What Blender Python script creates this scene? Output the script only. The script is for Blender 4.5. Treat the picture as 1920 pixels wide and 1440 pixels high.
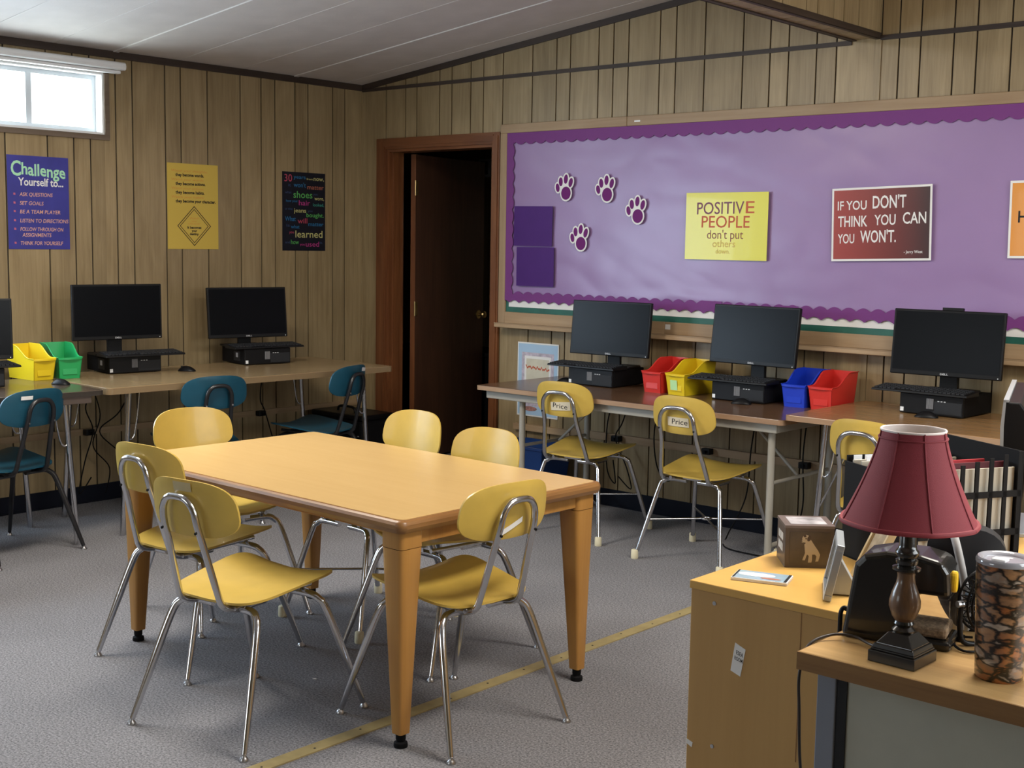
import bpy, math, random
from mathutils import Vector, Matrix, noise

for o in list(bpy.data.objects): bpy.data.objects.remove(o, do_unlink=True)
scene = bpy.context.scene
C = scene.collection
PI = math.pi
rng = random.Random(7)

# ------------------------------------------------------------------ camera
cd = bpy.data.cameras.new('camera'); cam = bpy.data.objects.new('camera', cd); C.objects.link(cam)
cd.sensor_fit = 'HORIZONTAL'; cd.sensor_width = 36.0; cd.lens = 2395.0 / 1920 * 36.0
cd.clip_start = 0.05; cd.clip_end = 200
yaw, pit, rol = math.radians(41.297), math.radians(6.334), math.radians(0.914)
fw = Vector((-math.sin(yaw)*math.cos(pit), math.cos(yaw)*math.cos(pit), -math.sin(pit)))
r0 = Vector((math.cos(yaw), math.sin(yaw), 0)); u0 = r0.cross(fw)
rt = r0*math.cos(rol) + u0*math.sin(rol); up = -r0*math.sin(rol) + u0*math.cos(rol)
M = Matrix(((rt.x, up.x, -fw.x, 6.3172), (rt.y, up.y, -fw.y, -5.6750), (rt.z, up.z, -fw.z, 1.4616), (0, 0, 0, 1)))
cam.matrix_world = M
scene.camera = cam

# ------------------------------------------------------------------ sky, daylight, exposure
world = bpy.data.worlds.new('sky'); scene.world = world; world.use_nodes = True
bg = world.node_tree.nodes['Background']; bg.inputs[0].default_value = (0.86, 0.94, 1.0, 1); bg.inputs[1].default_value = 3.0

def area(name, loc, rot, sx, sy, power, col):
    l = bpy.data.lights.new(name, 'AREA'); l.shape = 'RECTANGLE'; l.size = sx; l.size_y = sy; l.energy = power; l.color = col
    o = bpy.data.objects.new(name, l); C.objects.link(o); o.location = loc; o.rotation_euler = rot
    o['label'] = 'daylight coming through the window'; o['category'] = 'light'
    return o
# daylight at the windows (each lamp stands in the opening of a window built below)
area('daylight_high_window', (-0.16, -2.26, 2.17), (0, -PI/2, 0), 0.30, 0.76, 7, (0.90, 1.0, 0.97))
area('daylight_wide_window', (-0.16, -3.85, 1.46), (0, -PI/2, 0), 0.88, 2.10, 70, (0.66, 0.82, 1.0))
area('daylight_east_window', (7.26, -2.6, 1.65), (0, PI/2, 0), 1.05, 2.35, 32, (1.0, 0.96, 0.90))
area('daylight_south_window', (2.2, -8.66, 1.60), (PI/2, 0, 0), 2.15, 1.05, 12, (1.0, 0.96, 0.90))
scene.view_settings.view_transform = 'Standard'; scene.view_settings.look = 'None'
scene.view_settings.gamma = 1.0; scene.view_settings.use_curve_mapping = False
scene.view_settings.exposure = 0.42

# ------------------------------------------------------------------ materials
MATS = {}
def nodes_of(m):
    return m.node_tree.nodes, m.node_tree.links, m.node_tree.nodes['Principled BSDF']
def mat(name, col, rough=0.5, metal=0.0, spec=0.5, coat=0.0, var=0.0, scale=30, bump=0.0, bscale=200, stretch=(1, 1, 1)):
    """plain surface with procedural tone variation and fine relief"""
    if name in MATS: return MATS[name]
    m = bpy.data.materials.new(name); m.use_nodes = True; N, L, B = nodes_of(m)
    B.inputs['Roughness'].default_value = rough; B.inputs['Metallic'].default_value = metal
    B.inputs['Specular IOR Level'].default_value = spec; B.inputs['Coat Weight'].default_value = coat
    B.inputs['Base Color'].default_value = (*col, 1)
    if var > 0 or bump > 0:
        tc = N.new('ShaderNodeTexCoord'); mp = N.new('ShaderNodeMapping'); L.new(tc.outputs['Object'], mp.inputs[0])
        mp.inputs['Scale'].default_value = stretch
    if var > 0:
        nz = N.new('ShaderNodeTexNoise'); nz.inputs['Scale'].default_value = scale; nz.inputs['Detail'].default_value = 4
        L.new(mp.outputs[0], nz.inputs['Vector'])
        cr = N.new('ShaderNodeValToRGB'); cr.color_ramp.elements[0].position = 0.3; cr.color_ramp.elements[1].position = 0.7
        cr.color_ramp.elements[0].color = (*[max(0, c*(1-var)) for c in col], 1)
        cr.color_ramp.elements[1].color = (*[min(1, c*(1+var)) for c in col], 1)
        L.new(nz.outputs['Fac'], cr.inputs[0]); L.new(cr.outputs[0], B.inputs['Base Color'])
    if bump > 0:
        nb = N.new('ShaderNodeTexNoise'); nb.inputs['Scale'].default_value = bscale; nb.inputs['Detail'].default_value = 3
        L.new(mp.outputs[0], nb.inputs['Vector'])
        bp = N.new('ShaderNodeBump'); bp.inputs['Strength'].default_value = bump; bp.inputs['Distance'].default_value = 0.002
        L.new(nb.outputs['Fac'], bp.inputs['Height']); L.new(bp.outputs[0], B.inputs['Normal'])
    MATS[name] = m; return m

def wood(name, light, dark, rough=0.45, axis='z', fine=60, coat=0.0, objvar=0.12, contrast=(0.35, 0.7), spec=0.4):
    """long-grained wood, grain along one axis, tone differs from piece to piece"""
    if name in MATS: return MATS[name]
    m = bpy.data.materials.new(name); m.use_nodes = True; N, L, B = nodes_of(m)
    B.inputs['Roughness'].default_value = rough; B.inputs['Coat Weight'].default_value = coat
    B.inputs['Specular IOR Level'].default_value = spec
    tc = N.new('ShaderNodeTexCoord'); oi = N.new('ShaderNodeObjectInfo')
    ad = N.new('ShaderNodeVectorMath'); ad.operation = 'ADD'
    mu = N.new('ShaderNodeVectorMath'); mu.operation = 'SCALE'; mu.inputs[0].default_value = (13, 7, 29)
    L.new(oi.outputs['Random'], mu.inputs['Scale']); L.new(tc.outputs['Object'], ad.inputs[0]); L.new(mu.outputs[0], ad.inputs[1])
    mp = N.new('ShaderNodeMapping'); L.new(ad.outputs[0], mp.inputs[0])
    s = [1, 1, 1]; s['xyz'.index(axis)] = 0.045; mp.inputs['Scale'].default_value = s
    n1 = N.new('ShaderNodeTexNoise'); n1.inputs['Scale'].default_value = fine; n1.inputs['Detail'].default_value = 6; n1.inputs['Roughness'].default_value = 0.65
    n1.inputs['Distortion'].default_value = 0.6
    mp2 = N.new('ShaderNodeMapping'); L.new(ad.outputs[0], mp2.inputs[0])
    s2 = [1, 1, 1]; s2['xyz'.index(axis)] = 0.22; mp2.inputs['Scale'].default_value = s2
    n2 = N.new('ShaderNodeTexNoise'); n2.inputs['Scale'].default_value = fine*0.16; n2.inputs['Detail'].default_value = 3; n2.inputs['Distortion'].default_value = 1.2
    L.new(mp.outputs[0], n1.inputs['Vector']); L.new(mp2.outputs[0], n2.inputs['Vector'])
    mx = N.new('ShaderNodeMath'); mx.operation = 'ADD'
    h1 = N.new('ShaderNodeMath'); h1.operation = 'MULTIPLY'; h1.inputs[1].default_value = 0.55; L.new(n1.outputs['Fac'], h1.inputs[0])
    h2 = N.new('ShaderNodeMath'); h2.operation = 'MULTIPLY'; h2.inputs[1].default_value = 0.45; L.new(n2.outputs['Fac'], h2.inputs[0])
    L.new(h1.outputs[0], mx.inputs[0]); L.new(h2.outputs[0], mx.inputs[1])
    cr = N.new('ShaderNodeValToRGB'); cr.color_ramp.elements[0].position = contrast[0]; cr.color_ramp.elements[1].position = contrast[1]
    cr.color_ramp.elements[0].color = (*dark, 1); cr.color_ramp.elements[1].color = (*light, 1)
    L.new(mx.outputs[0], cr.inputs[0])
    hv = N.new('ShaderNodeHueSaturation'); L.new(cr.outputs[0], hv.inputs['Color'])
    mr = N.new('ShaderNodeMapRange'); mr.inputs['To Min'].default_value = 1-objvar; mr.inputs['To Max'].default_value = 1+objvar
    L.new(oi.outputs['Random'], mr.inputs['Value']); L.new(mr.outputs[0], hv.inputs['Value']); L.new(hv.outputs[0], B.inputs['Base Color'])
    bp = N.new('ShaderNodeBump'); bp.inputs['Strength'].default_value = 0.12; bp.inputs['Distance'].default_value = 0.002
    L.new(n1.outputs['Fac'], bp.inputs['Height']); L.new(bp.outputs[0], B.inputs['Normal'])
    MATS[name] = m; return m

PANEL = wood('panel_wood', (0.385, 0.290, 0.160), (0.225, 0.160, 0.080), rough=0.36, fine=46, objvar=0.10, spec=0.45, contrast=(0.34, 0.70))
GROOVE = mat('groove_dark', (0.018, 0.012, 0.008), 0.8)
DTRIM = wood('dark_trim', (0.060, 0.040, 0.030), (0.030, 0.019, 0.014), rough=0.5, axis='x', fine=40)
DTRIMY = wood('dark_trim_y', (0.060, 0.040, 0.030), (0.030, 0.019, 0.014), rough=0.5, axis='y', fine=40)
CASING = wood('casing_wood', (0.230, 0.085, 0.030), (0.120, 0.040, 0.015), rough=0.35, fine=50, coat=0.2)
CASINGX = wood('casing_wood_x', (0.230, 0.085, 0.030), (0.120, 0.040, 0.015), rough=0.35, axis='x', fine=50, coat=0.2)
PINE = wood('pine_x', (0.46, 0.33, 0.20), (0.30, 0.19, 0.10), rough=0.5, axis='x', fine=30, contrast=(0.3, 0.75))
PINEZ = wood('pine_z', (0.46, 0.33, 0.20), (0.30, 0.19, 0.10), rough=0.5, axis='z', fine=30, contrast=(0.3, 0.75))
PINEY = wood('pine_y', (0.40, 0.29, 0.17), (0.27, 0.17, 0.09), rough=0.5, axis='y', fine=30)
DOORW = wood('door_wood', (0.105, 0.044, 0.024), (0.052, 0.021, 0.013), rough=0.4, fine=40, coat=0.1)
MAPLE = wood('table_top_laminate', (0.620, 0.410, 0.175), (0.570, 0.370, 0.150), rough=0.27, axis='x', fine=30, objvar=0.0, spec=0.5)
EDGE = wood('table_edge', (0.33, 0.165, 0.055), (0.17, 0.075, 0.024), rough=0.38, axis='x', fine=50, coat=0.1, objvar=0.05)
EDGEY = wood('table_edge_y', (0.33, 0.165, 0.055), (0.17, 0.075, 0.024), rough=0.38, axis='y', fine=50, coat=0.1, objvar=0.05)
LEGW = wood('table_leg', (0.44, 0.220, 0.056), (0.35, 0.165, 0.038), rough=0.35, fine=35, coat=0.15, objvar=0.04)
WALNUT = wood('walnut_laminate', (0.180, 0.100, 0.055), (0.095, 0.050, 0.027), rough=0.22, axis='x', fine=60, objvar=0.0, spec=0.6)
OAKTOP = wood('oak_laminate', (0.36, 0.215, 0.095), (0.27, 0.150, 0.062), rough=0.25, axis='x', fine=50, objvar=0.0, spec=0.55)
TANTOP = wood('tan_laminate', (0.32, 0.225, 0.120), (0.26, 0.180, 0.092), rough=0.25, axis='y', fine=40, objvar=0.0, spec=0.55)
DARKTOP = wood('dark_laminate', (0.115, 0.085, 0.062), (0.075, 0.054, 0.040), rough=0.2, axis='y', fine=60, objvar=0.0, spec=0.6)
CABW = wood('cabinet_birch', (0.54, 0.325, 0.120), (0.42, 0.240, 0.080), rough=0.42, fine=16, objvar=0.0, contrast=(0.3, 0.75))  # same birch as the top, base colour lowered for the less lit front
CABTOP = wood('cabinet_top_birch', (0.66, 0.40, 0.115), (0.60, 0.345, 0.095), rough=0.36, axis='x', fine=16, objvar=0.0)
DESKW = wood('desk_oak', (0.58, 0.370, 0.155), (0.37, 0.210, 0.080), rough=0.34, axis='x', fine=26, objvar=0.0, contrast=(0.36, 0.66))
LAMPW = wood('lamp_wood', (0.16, 0.085, 0.040), (0.065, 0.032, 0.016), rough=0.35, fine=90, coat=0.3)
CEIL = mat('ceiling_panel', (0.60, 0.555, 0.53), 0.85, var=0.05, scale=6, bump=0.25, bscale=90)
BATTEN = mat('ceiling_batten', (0.60, 0.56, 0.535), 0.85)
VINYLB = mat('baseboard_vinyl', (0.006, 0.008, 0.016), 0.5, spec=0.2)
CHROME = mat('chrome', (0.62, 0.62, 0.64), 0.16, metal=1.0)
STEEL = mat('satin_steel', (0.50, 0.50, 0.52), 0.32, metal=1.0)
YEL = mat('chair_yellow', (0.560, 0.380, 0.075), 0.36, spec=0.5, var=0.06, scale=14, coat=0.1)
TEAL = mat('chair_teal', (0.006, 0.066, 0.110), 0.42, var=0.08, scale=14)
BLKTUBE = mat('black_tube', (0.012, 0.012, 0.014), 0.28, spec=0.6)
BLACK = mat('black_plastic', (0.006, 0.006, 0.007), 0.40, spec=0.22)
BLACKM = mat('black_matte', (0.006, 0.006, 0.007), 0.7, spec=0.15)
DGREY = mat('charcoal', (0.020, 0.021, 0.024), 0.55, spec=0.25)
SCREEN = mat('lcd_screen', (0.003, 0.0035, 0.005), 0.27, spec=0.10)
SILVER = mat('silver_print', (0.55, 0.56, 0.58), 0.4)
PORTG = mat('vent_grey', (0.20, 0.20, 0.21), 0.5)
WHITE = mat('white_plastic', (0.78, 0.79, 0.80), 0.4)
WHITEP = mat('white_paper', (0.80, 0.79, 0.77), 0.7)
TAPE = mat('masking_tape', (0.66, 0.58, 0.43), 0.7)
RUBBER = mat('cream_rubber', (0.66, 0.60, 0.42), 0.6)
ALU = mat('window_aluminium', (0.62, 0.66, 0.70), 0.4, metal=0.2)
INK = mat('black_ink', (0.010, 0.009, 0.009), 0.7)
BEIGE = mat('beige_paint', (0.36, 0.335, 0.285), 0.45)
BROWNAP = mat('brown_apron', (0.17, 0.12, 0.095), 0.5)
LAV = mat('lavender_paper', (0.285, 0.176, 0.365), 0.33, var=0.035, scale=3, spec=0.55)
BORD = mat('purple_border', (0.180, 0.046, 0.205), 0.55, spec=0.2)
DPURP = mat('dark_purple_paper', (0.070, 0.020, 0.160), 0.5, var=0.1, scale=5, spec=0.15)
PAWP = mat('paw_purple', (0.150, 0.016, 0.145), 0.5, spec=0.12)
GREENB = mat('chalkboard_green', (0.018, 0.115, 0.085), 0.5, var=0.15, scale=10)
PYEL = mat('poster_yellow', (0.72, 0.66, 0.035), 0.35, coat=0.12)
PYEL2 = mat('poster_gold', (0.60, 0.425, 0.075), 0.5)
PBLUE = mat('poster_blue', (0.040, 0.040, 0.270), 0.5, var=0.12, scale=9)
PNAVY = mat('poster_navy', (0.004, 0.005, 0.012), 0.5)
PORG = mat('poster_orange', (0.70, 0.27, 0.03), 0.3, coat=0.15)
SHADE = mat('shade_red', (0.215, 0.022, 0.034), 0.75, bump=0.25, bscale=900)
SHADEB = mat('shade_trim', (0.250, 0.027, 0.038), 0.7)
DESKG = mat('desk_grey', (0.42, 0.425, 0.36), 0.5, var=0.03, scale=20)
DESKL = mat('desk_blue_grey', (0.20, 0.22, 0.27), 0.4)
BRASS = mat('brass', (0.62, 0.45, 0.20), 0.28, metal=1.0)
PIC = mat('frame_blue', (0.40, 0.57, 0.75), 0.5)
SILF = mat('frame_silver', (0.42, 0.45, 0.48), 0.38, metal=0.5)
CORD = mat('brown_cord', (0.030, 0.020, 0.016), 0.45)

def poster_gradient():
    m = bpy.data.materials.new('poster_red'); m.use_nodes = True; N, L, B = nodes_of(m)
    tc = N.new('ShaderNodeTexCoord'); sp = N.new('ShaderNodeSeparateXYZ'); L.new(tc.outputs['Object'], sp.inputs[0])
    cr = N.new('ShaderNodeValToRGB'); mr = N.new('ShaderNodeMapRange')
    mr.inputs['From Min'].default_value = -0.24; mr.inputs['From Max'].default_value = 0.24
    L.new(sp.outputs['X'], mr.inputs['Value']); L.new(mr.outputs[0], cr.inputs[0])
    cr.color_ramp.elements[0].color = (0.34, 0.030, 0.016, 1); cr.color_ramp.elements[1].color = (0.035, 0.008, 0.008, 1)
    L.new(cr.outputs[0], B.inputs['Base Color']); B.inputs['Roughness'].default_value = 0.32; B.inputs['Coat Weight'].default_value = 0.12
    return m
PRED = poster_gradient()

def carpet():
    m = bpy.data.materials.new('carpet'); m.use_nodes = True; N, L, B = nodes_of(m)
    tc = N.new('ShaderNodeTexCoord')
    n1 = N.new('ShaderNodeTexNoise'); n1.inputs['Scale'].default_value = 150; n1.inputs['Detail'].default_value = 4; n1.inputs['Roughness'].default_value = 0.7
    n2 = N.new('ShaderNodeTexNoise'); n2.inputs['Scale'].default_value = 2.2; n2.inputs['Detail'].default_value = 4
    L.new(tc.outputs['Object'], n1.inputs['Vector']); L.new(tc.outputs['Object'], n2.inputs['Vector'])
    cr = N.new('ShaderNodeValToRGB'); cr.color_ramp.elements[0].position = 0.34; cr.color_ramp.elements[1].position = 0.68
    cr.color_ramp.elements[0].color = (0.082, 0.081, 0.088, 1); cr.color_ramp.elements[1].color = (0.335, 0.328, 0.345, 1)
    L.new(n1.outputs['Fac'], cr.inputs[0])
    mr = N.new('ShaderNodeMapRange'); mr.inputs['To Min'].default_value = 0.85; mr.inputs['To Max'].default_value = 1.15
    L.new(n2.outputs['Fac'], mr.inputs['Value'])
    hv = N.new('ShaderNodeHueSaturation'); L.new(cr.outputs[0], hv.inputs['Color']); L.new(mr.outputs[0], hv.inputs['Value'])
    L.new(hv.outputs[0], B.inputs['Base Color']); B.inputs['Roughness'].default_value = 0.95; B.inputs['Specular IOR Level'].default_value = 0.1
    bp = N.new('ShaderNodeBump'); bp.inputs['Strength'].default_value = 0.15; bp.inputs['Distance'].default_value = 0.003
    L.new(n1.outputs['Fac'], bp.inputs['Height']); L.new(bp.outputs[0], B.inputs['Normal'])
    return m
CARPET = carpet()

def glass(name, tint=(1, 1, 1), gloss=0.08):
    m = bpy.data.materials.new(name); m.use_nodes = True; N, L, B = nodes_of(m)
    out = N['Material Output']; tr = N.new('ShaderNodeBsdfTransparent'); tr.inputs[0].default_value = (*tint, 1)
    gl = N.new('ShaderNodeBsdfGlossy'); gl.inputs['Roughness'].default_value = 0.06
    mx = N.new('ShaderNodeMixShader'); mx.inputs[0].default_value = gloss
    L.new(tr.outputs[0], mx.inputs[1]); L.new(gl.outputs[0], mx.inputs[2]); L.new(mx.outputs[0], out.inputs['Surface'])
    return m
GLASS = glass('window_glass', (0.97, 0.99, 1.0), 0.05)
CLEAR = glass('clear_plastic', (0.95, 0.94, 0.92), 0.10)

def camo():
    m = bpy.data.materials.new('tumbler_camo'); m.use_nodes = True; N, L, B = nodes_of(m)
    tc = N.new('ShaderNodeTexCoord'); mp = N.new('ShaderNodeMapping'); mp.inputs['Scale'].default_value = (1, 1, 2.1); L.new(tc.outputs['Object'], mp.inputs[0])
    nw = N.new('ShaderNodeTexNoise'); nw.inputs['Scale'].default_value = 30; nw.inputs['Detail'].default_value = 3; L.new(mp.outputs[0], nw.inputs['Vector'])
    sc = N.new('ShaderNodeVectorMath'); sc.operation = 'SCALE'; sc.inputs['Scale'].default_value = 0.045; L.new(nw.outputs['Color'], sc.inputs[0])
    ad = N.new('ShaderNodeVectorMath'); ad.operation = 'ADD'; L.new(mp.outputs[0], ad.inputs[0]); L.new(sc.outputs[0], ad.inputs[1])
    ve = N.new('ShaderNodeTexVoronoi'); ve.feature = 'DISTANCE_TO_EDGE'; ve.inputs['Scale'].default_value = 30; L.new(ad.outputs[0], ve.inputs['Vector'])
    vc = N.new('ShaderNodeTexVoronoi'); vc.inputs['Scale'].default_value = 30; L.new(ad.outputs[0], vc.inputs['Vector'])
    sp = N.new('ShaderNodeSeparateColor'); L.new(vc.outputs['Color'], sp.inputs[0])
    n2 = N.new('ShaderNodeTexNoise'); n2.inputs['Scale'].default_value = 60; n2.inputs['Detail'].default_value = 4; L.new(mp.outputs[0], n2.inputs['Vector'])
    mm = N.new('ShaderNodeMath'); mm.operation = 'MULTIPLY_ADD'; mm.inputs[1].default_value = 0.7; L.new(sp.outputs[0], mm.inputs[0])
    m3 = N.new('ShaderNodeMath'); m3.operation = 'MULTIPLY'; m3.inputs[1].default_value = 0.45; L.new(n2.outputs['Fac'], m3.inputs[0]); L.new(m3.outputs[0], mm.inputs[2])
    cr = N.new('ShaderNodeValToRGB'); e = cr.color_ramp.elements
    e[0].position = 0.12; e[0].color = (0.10, 0.045, 0.022, 1); e[1].position = 0.95; e[1].color = (0.46, 0.40, 0.34, 1)
    for p, c in ((0.30, (0.40, 0.135, 0.035)), (0.50, (0.22, 0.12, 0.065)), (0.66, (0.36, 0.19, 0.085)), (0.80, (0.26, 0.20, 0.16))):
        x = e.new(p); x.color = (*c, 1)
    L.new(mm.outputs[0], cr.inputs[0])
    er = N.new('ShaderNodeValToRGB'); er.color_ramp.elements[0].position = 0.05; er.color_ramp.elements[0].color = (0.03, 0.03, 0.03, 1); er.color_ramp.elements[1].position = 0.20
    L.new(ve.outputs['Distance'], er.inputs[0])
    mx = N.new('ShaderNodeMix'); mx.data_type = 'RGBA'; mx.blend_type = 'MULTIPLY'; mx.inputs['Factor'].default_value = 1.0
    L.new(cr.outputs[0], mx.inputs['A']); L.new(er.outputs[0], mx.inputs['B']); L.new(mx.outputs['Result'], B.inputs['Base Color'])
    B.inputs['Roughness'].default_value = 0.3; B.inputs['Coat Weight'].default_value = 0.6
    return m
CAMO = camo()

# ------------------------------------------------------------------ mesh helpers
class MB:
    def __init__(s): s.v = []; s.f = []
    def add(s, vs, fs):
        b = len(s.v); s.v += [tuple(p) for p in vs]; s.f += [tuple(i+b for i in f) for f in fs]; return s
    def hexa(s, p):   # p: 4 bottom (ccw from above), 4 top
        return s.add(p, [(3, 2, 1, 0), (4, 5, 6, 7), (0, 1, 5, 4), (1, 2, 6, 5), (2, 3, 7, 6), (3, 0, 4, 7)])
    def box(s, x0, x1, y0, y1, z0, z1):
        return s.hexa([(x0, y0, z0), (x1, y0, z0), (x1, y1, z0), (x0, y1, z0), (x0, y0, z1), (x1, y0, z1), (x1, y1, z1), (x0, y1, z1)])
    def prism(s, poly, axis, a, b):
        """poly: 2D list; axis 'y': (x,z), axis 'z': (x,y), axis 'x': (y,z)"""
        def P(p, t):
            return {'y': (p[0], t, p[1]), 'z': (p[0], p[1], t), 'x': (t, p[0], p[1])}[axis]
        n = len(poly); vs = [P(p, a) for p in poly] + [P(p, b) for p in poly]
        fs = [tuple(range(n-1, -1, -1)), tuple(range(n, 2*n))] + [(i, (i+1) % n, n+(i+1) % n, n+i) for i in range(n)]
        return s.add(vs, fs)
    def strip(s, top, bot, axis, a, b):
        """ribbon between two polylines of equal length, extruded along axis"""
        def P(p, t):
            return {'y': (p[0], t, p[1]), 'z': (p[0], p[1], t), 'x': (t, p[0], p[1])}[axis]
        n = len(top); vs = [P(p, a) for p in top]+[P(p, a) for p in bot]+[P(p, b) for p in top]+[P(p, b) for p in bot]
        fs = []
        for i in range(n-1):
            fs += [(n+i, n+i+1, i+1, i), (2*n+i, 2*n+i+1, 3*n+i+1, 3*n+i), (i, i+1, 2*n+i+1, 2*n+i), (3*n+i, 3*n+i+1, n+i+1, n+i)]
        fs += [(0, 2*n, 3*n, n), (n-1, 2*n-1, 4*n-1, 3*n-1)]
        return s.add(vs, fs)
    def tube(s, pts, r, n=8, cap=True):
        pts = [Vector(p) for p in pts]; m = len(pts)
        rr = r if isinstance(r, (list, tuple)) else [r]*m
        vs = []; nrm = None
        for i, p in enumerate(pts):
            t = (pts[min(i+1, m-1)] - pts[max(i-1, 0)]).normalized()
            if nrm is None:
                a = Vector((0, 0, 1)) if abs(t.z) < 0.9 else Vector((1, 0, 0)); nrm = t.cross(a).normalized()
            else:
                nrm = (nrm - t*nrm.dot(t))
                nrm = nrm.normalized() if nrm.length > 1e-6 else t.orthogonal().normalized()
            bn = t.cross(nrm)
            for k in range(n):
                a = 2*PI*k/n; vs.append(p + (nrm*math.cos(a) + bn*math.sin(a))*rr[i])
        fs = [(i*n+k, i*n+(k+1) % n, (i+1)*n+(k+1) % n, (i+1)*n+k) for i in range(m-1) for k in range(n)]
        if cap: fs += [tuple(range(n-1, -1, -1)), tuple(range((m-1)*n, m*n))]
        return s.add(vs, fs)
    def lathe(s, prof, c=(0, 0, 0), n=24, sx=1, sy=1):
        m = len(prof); vs = []
        for r, z in prof:
            for k in range(n):
                a = 2*PI*k/n; vs.append((c[0]+r*math.cos(a)*sx, c[1]+r*math.sin(a)*sy, c[2]+z))
        fs = [(i*n+k, i*n+(k+1) % n, (i+1)*n+(k+1) % n, (i+1)*n+k) for i in range(m-1) for k in range(n)]
        fs += [tuple(range(n-1, -1, -1)), tuple(range((m-1)*n, m*n))]
        return s.add(vs, fs)
    def shell(s, outline, top, thick, rings=6):
        """outline: list of (x,y); top(x,y,rho) -> 3D point; thick: vector offset of the underside"""
        n = len(outline); vs = []
        for side in (0, 1):
            for k in range(rings+1):
                rho = k/rings
                for (x, y) in outline:
                    p = Vector(top(x*rho, y*rho, rho))
                    if side:
                        e = 1.0 - 0.35*rho**8; p = p + Vector(thick)*e
                    vs.append(p)
        fs = []; o = (rings+1)*n
        for k in range(rings):
            for i in range(n):
                j = (i+1) % n
                fs.append((k*n+i, k*n+j, (k+1)*n+j, (k+1)*n+i)); fs.append((o+(k+1)*n+i, o+(k+1)*n+j, o+k*n+j, o+k*n+i))
        for i in range(n):
            j = (i+1) % n; fs.append((rings*n+i, rings*n+j, o+rings*n+j, o+rings*n+i))
        return s.add(vs, fs)
    def disc(s, cx, cz, rx, rz, y0, y1, ang=0, n=16):
        ca, sa = math.cos(ang), math.sin(ang)
        poly = [(cx+rx*math.cos(2*PI*k/n)*ca-rz*math.sin(2*PI*k/n)*sa, cz+rx*math.cos(2*PI*k/n)*sa+rz*math.sin(2*PI*k/n)*ca) for k in range(n)]
        return s.prism(poly, 'y', y0, y1)
    def mesh(s, name, m, smooth=None):
        me = bpy.data.meshes.new(name); me.from_pydata(s.v, [], s.f); me.validate(); me.update()
        import bmesh
        bm = bmesh.new(); bm.from_mesh(me); bmesh.ops.remove_doubles(bm, verts=bm.verts, dist=1e-6)
        bmesh.ops.recalc_face_normals(bm, faces=bm.faces); bm.to_mesh(me); bm.free()
        if smooth:
            me.shade_smooth(); me.set_sharp_from_angle(angle=math.radians(smooth))
        me.materials.append(m); return me
    def build(s, name, m, parent=None, smooth=None, bevel=0, loc=None, rot=None, seg=2):
        me = s.mesh(name, m, smooth)
        o = put(name, me, parent, bevel, loc, rot, seg)
        if name in ('lettering', 'handwriting', 'bullets', 'rivets', 'guard', 'blades'): o['kind'] = 'stuff'
        return o

def put(name, me, parent=None, bevel=0, loc=None, rot=None, seg=2):
    o = bpy.data.objects.new(name, me); C.objects.link(o)
    if parent: o.parent = parent
    if loc: o.location = loc
    if rot: o.rotation_euler = rot
    if bevel:
        b = o.modifiers.new('bevel', 'BEVEL'); b.width = bevel; b.segments = seg; b.limit_method = 'ANGLE'; b.angle_limit = math.radians(40)
        b.harden_normals = False
    return o
def tag(o, label, cat, group=None, kind=None):
    o['label'] = label; o['category'] = cat
    if group: o['group'] = group
    if kind: o['kind'] = kind
    return o
def thing(name, label, cat, loc=(0, 0, 0), rz=0, group=None, kind=None):
    o = bpy.data.objects.new(name, None); C.objects.link(o); o.location = loc; o.rotation_euler = (0, 0, rz)
    o.empty_display_size = 0.05
    return tag(o, label, cat, group, kind)
def box(name, m, parent, x0, x1, y0, y1, z0, z1, bevel=0):
    return MB().box(x0, x1, y0, y1, z0, z1).build(name, m, parent, bevel=bevel)
def arc(c, r, a0, a1, n, plane='xz', y=0):
    out = []
    for k in range(n+1):
        a = math.radians(a0+(a1-a0)*k/n); u, v = c[0]+r*math.cos(a), c[1]+r*math.sin(a)
        out.append((u, y, v) if plane == 'xz' else (u, v, y))
    return out
def smoothpath(pts, n=6):
    """Catmull-Rom through pts"""
    P = [Vector(p) for p in pts]; out = []
    for i in range(len(P)-1):
        p0 = P[max(i-1, 0)]; p1 = P[i]; p2 = P[i+1]; p3 = P[min(i+2, len(P)-1)]
        for k in range(n):
            t = k/n
            out.append(0.5*((2*p1)+(-p0+p2)*t+(2*p0-5*p1+4*p2-p3)*t*t+(-p0+3*p1-3*p2+p3)*t**3))
    out.append(P[-1]); return out
def superoval(hw, hh, n=4.0, m=40):
    out = []
    for k in range(m):
        a = 2*PI*k/m; c, s_ = math.cos(a), math.sin(a)
        out.append((hw*math.copysign(abs(c)**(2/n), c), hh*math.copysign(abs(s_)**(2/n), s_)))
    return out
def roundrect(x0, x1, y0, y1, r, n=5):
    out = []
    for (cx, cy, a0) in ((x1-r, y1-r, 0), (x0+r, y1-r, 90), (x0+r, y0+r, 180), (x1-r, y0+r, 270)):
        for k in range(n+1):
            a = math.radians(a0+90*k/n); out.append((cx+r*math.cos(a), cy+r*math.sin(a)))
    return out

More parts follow.
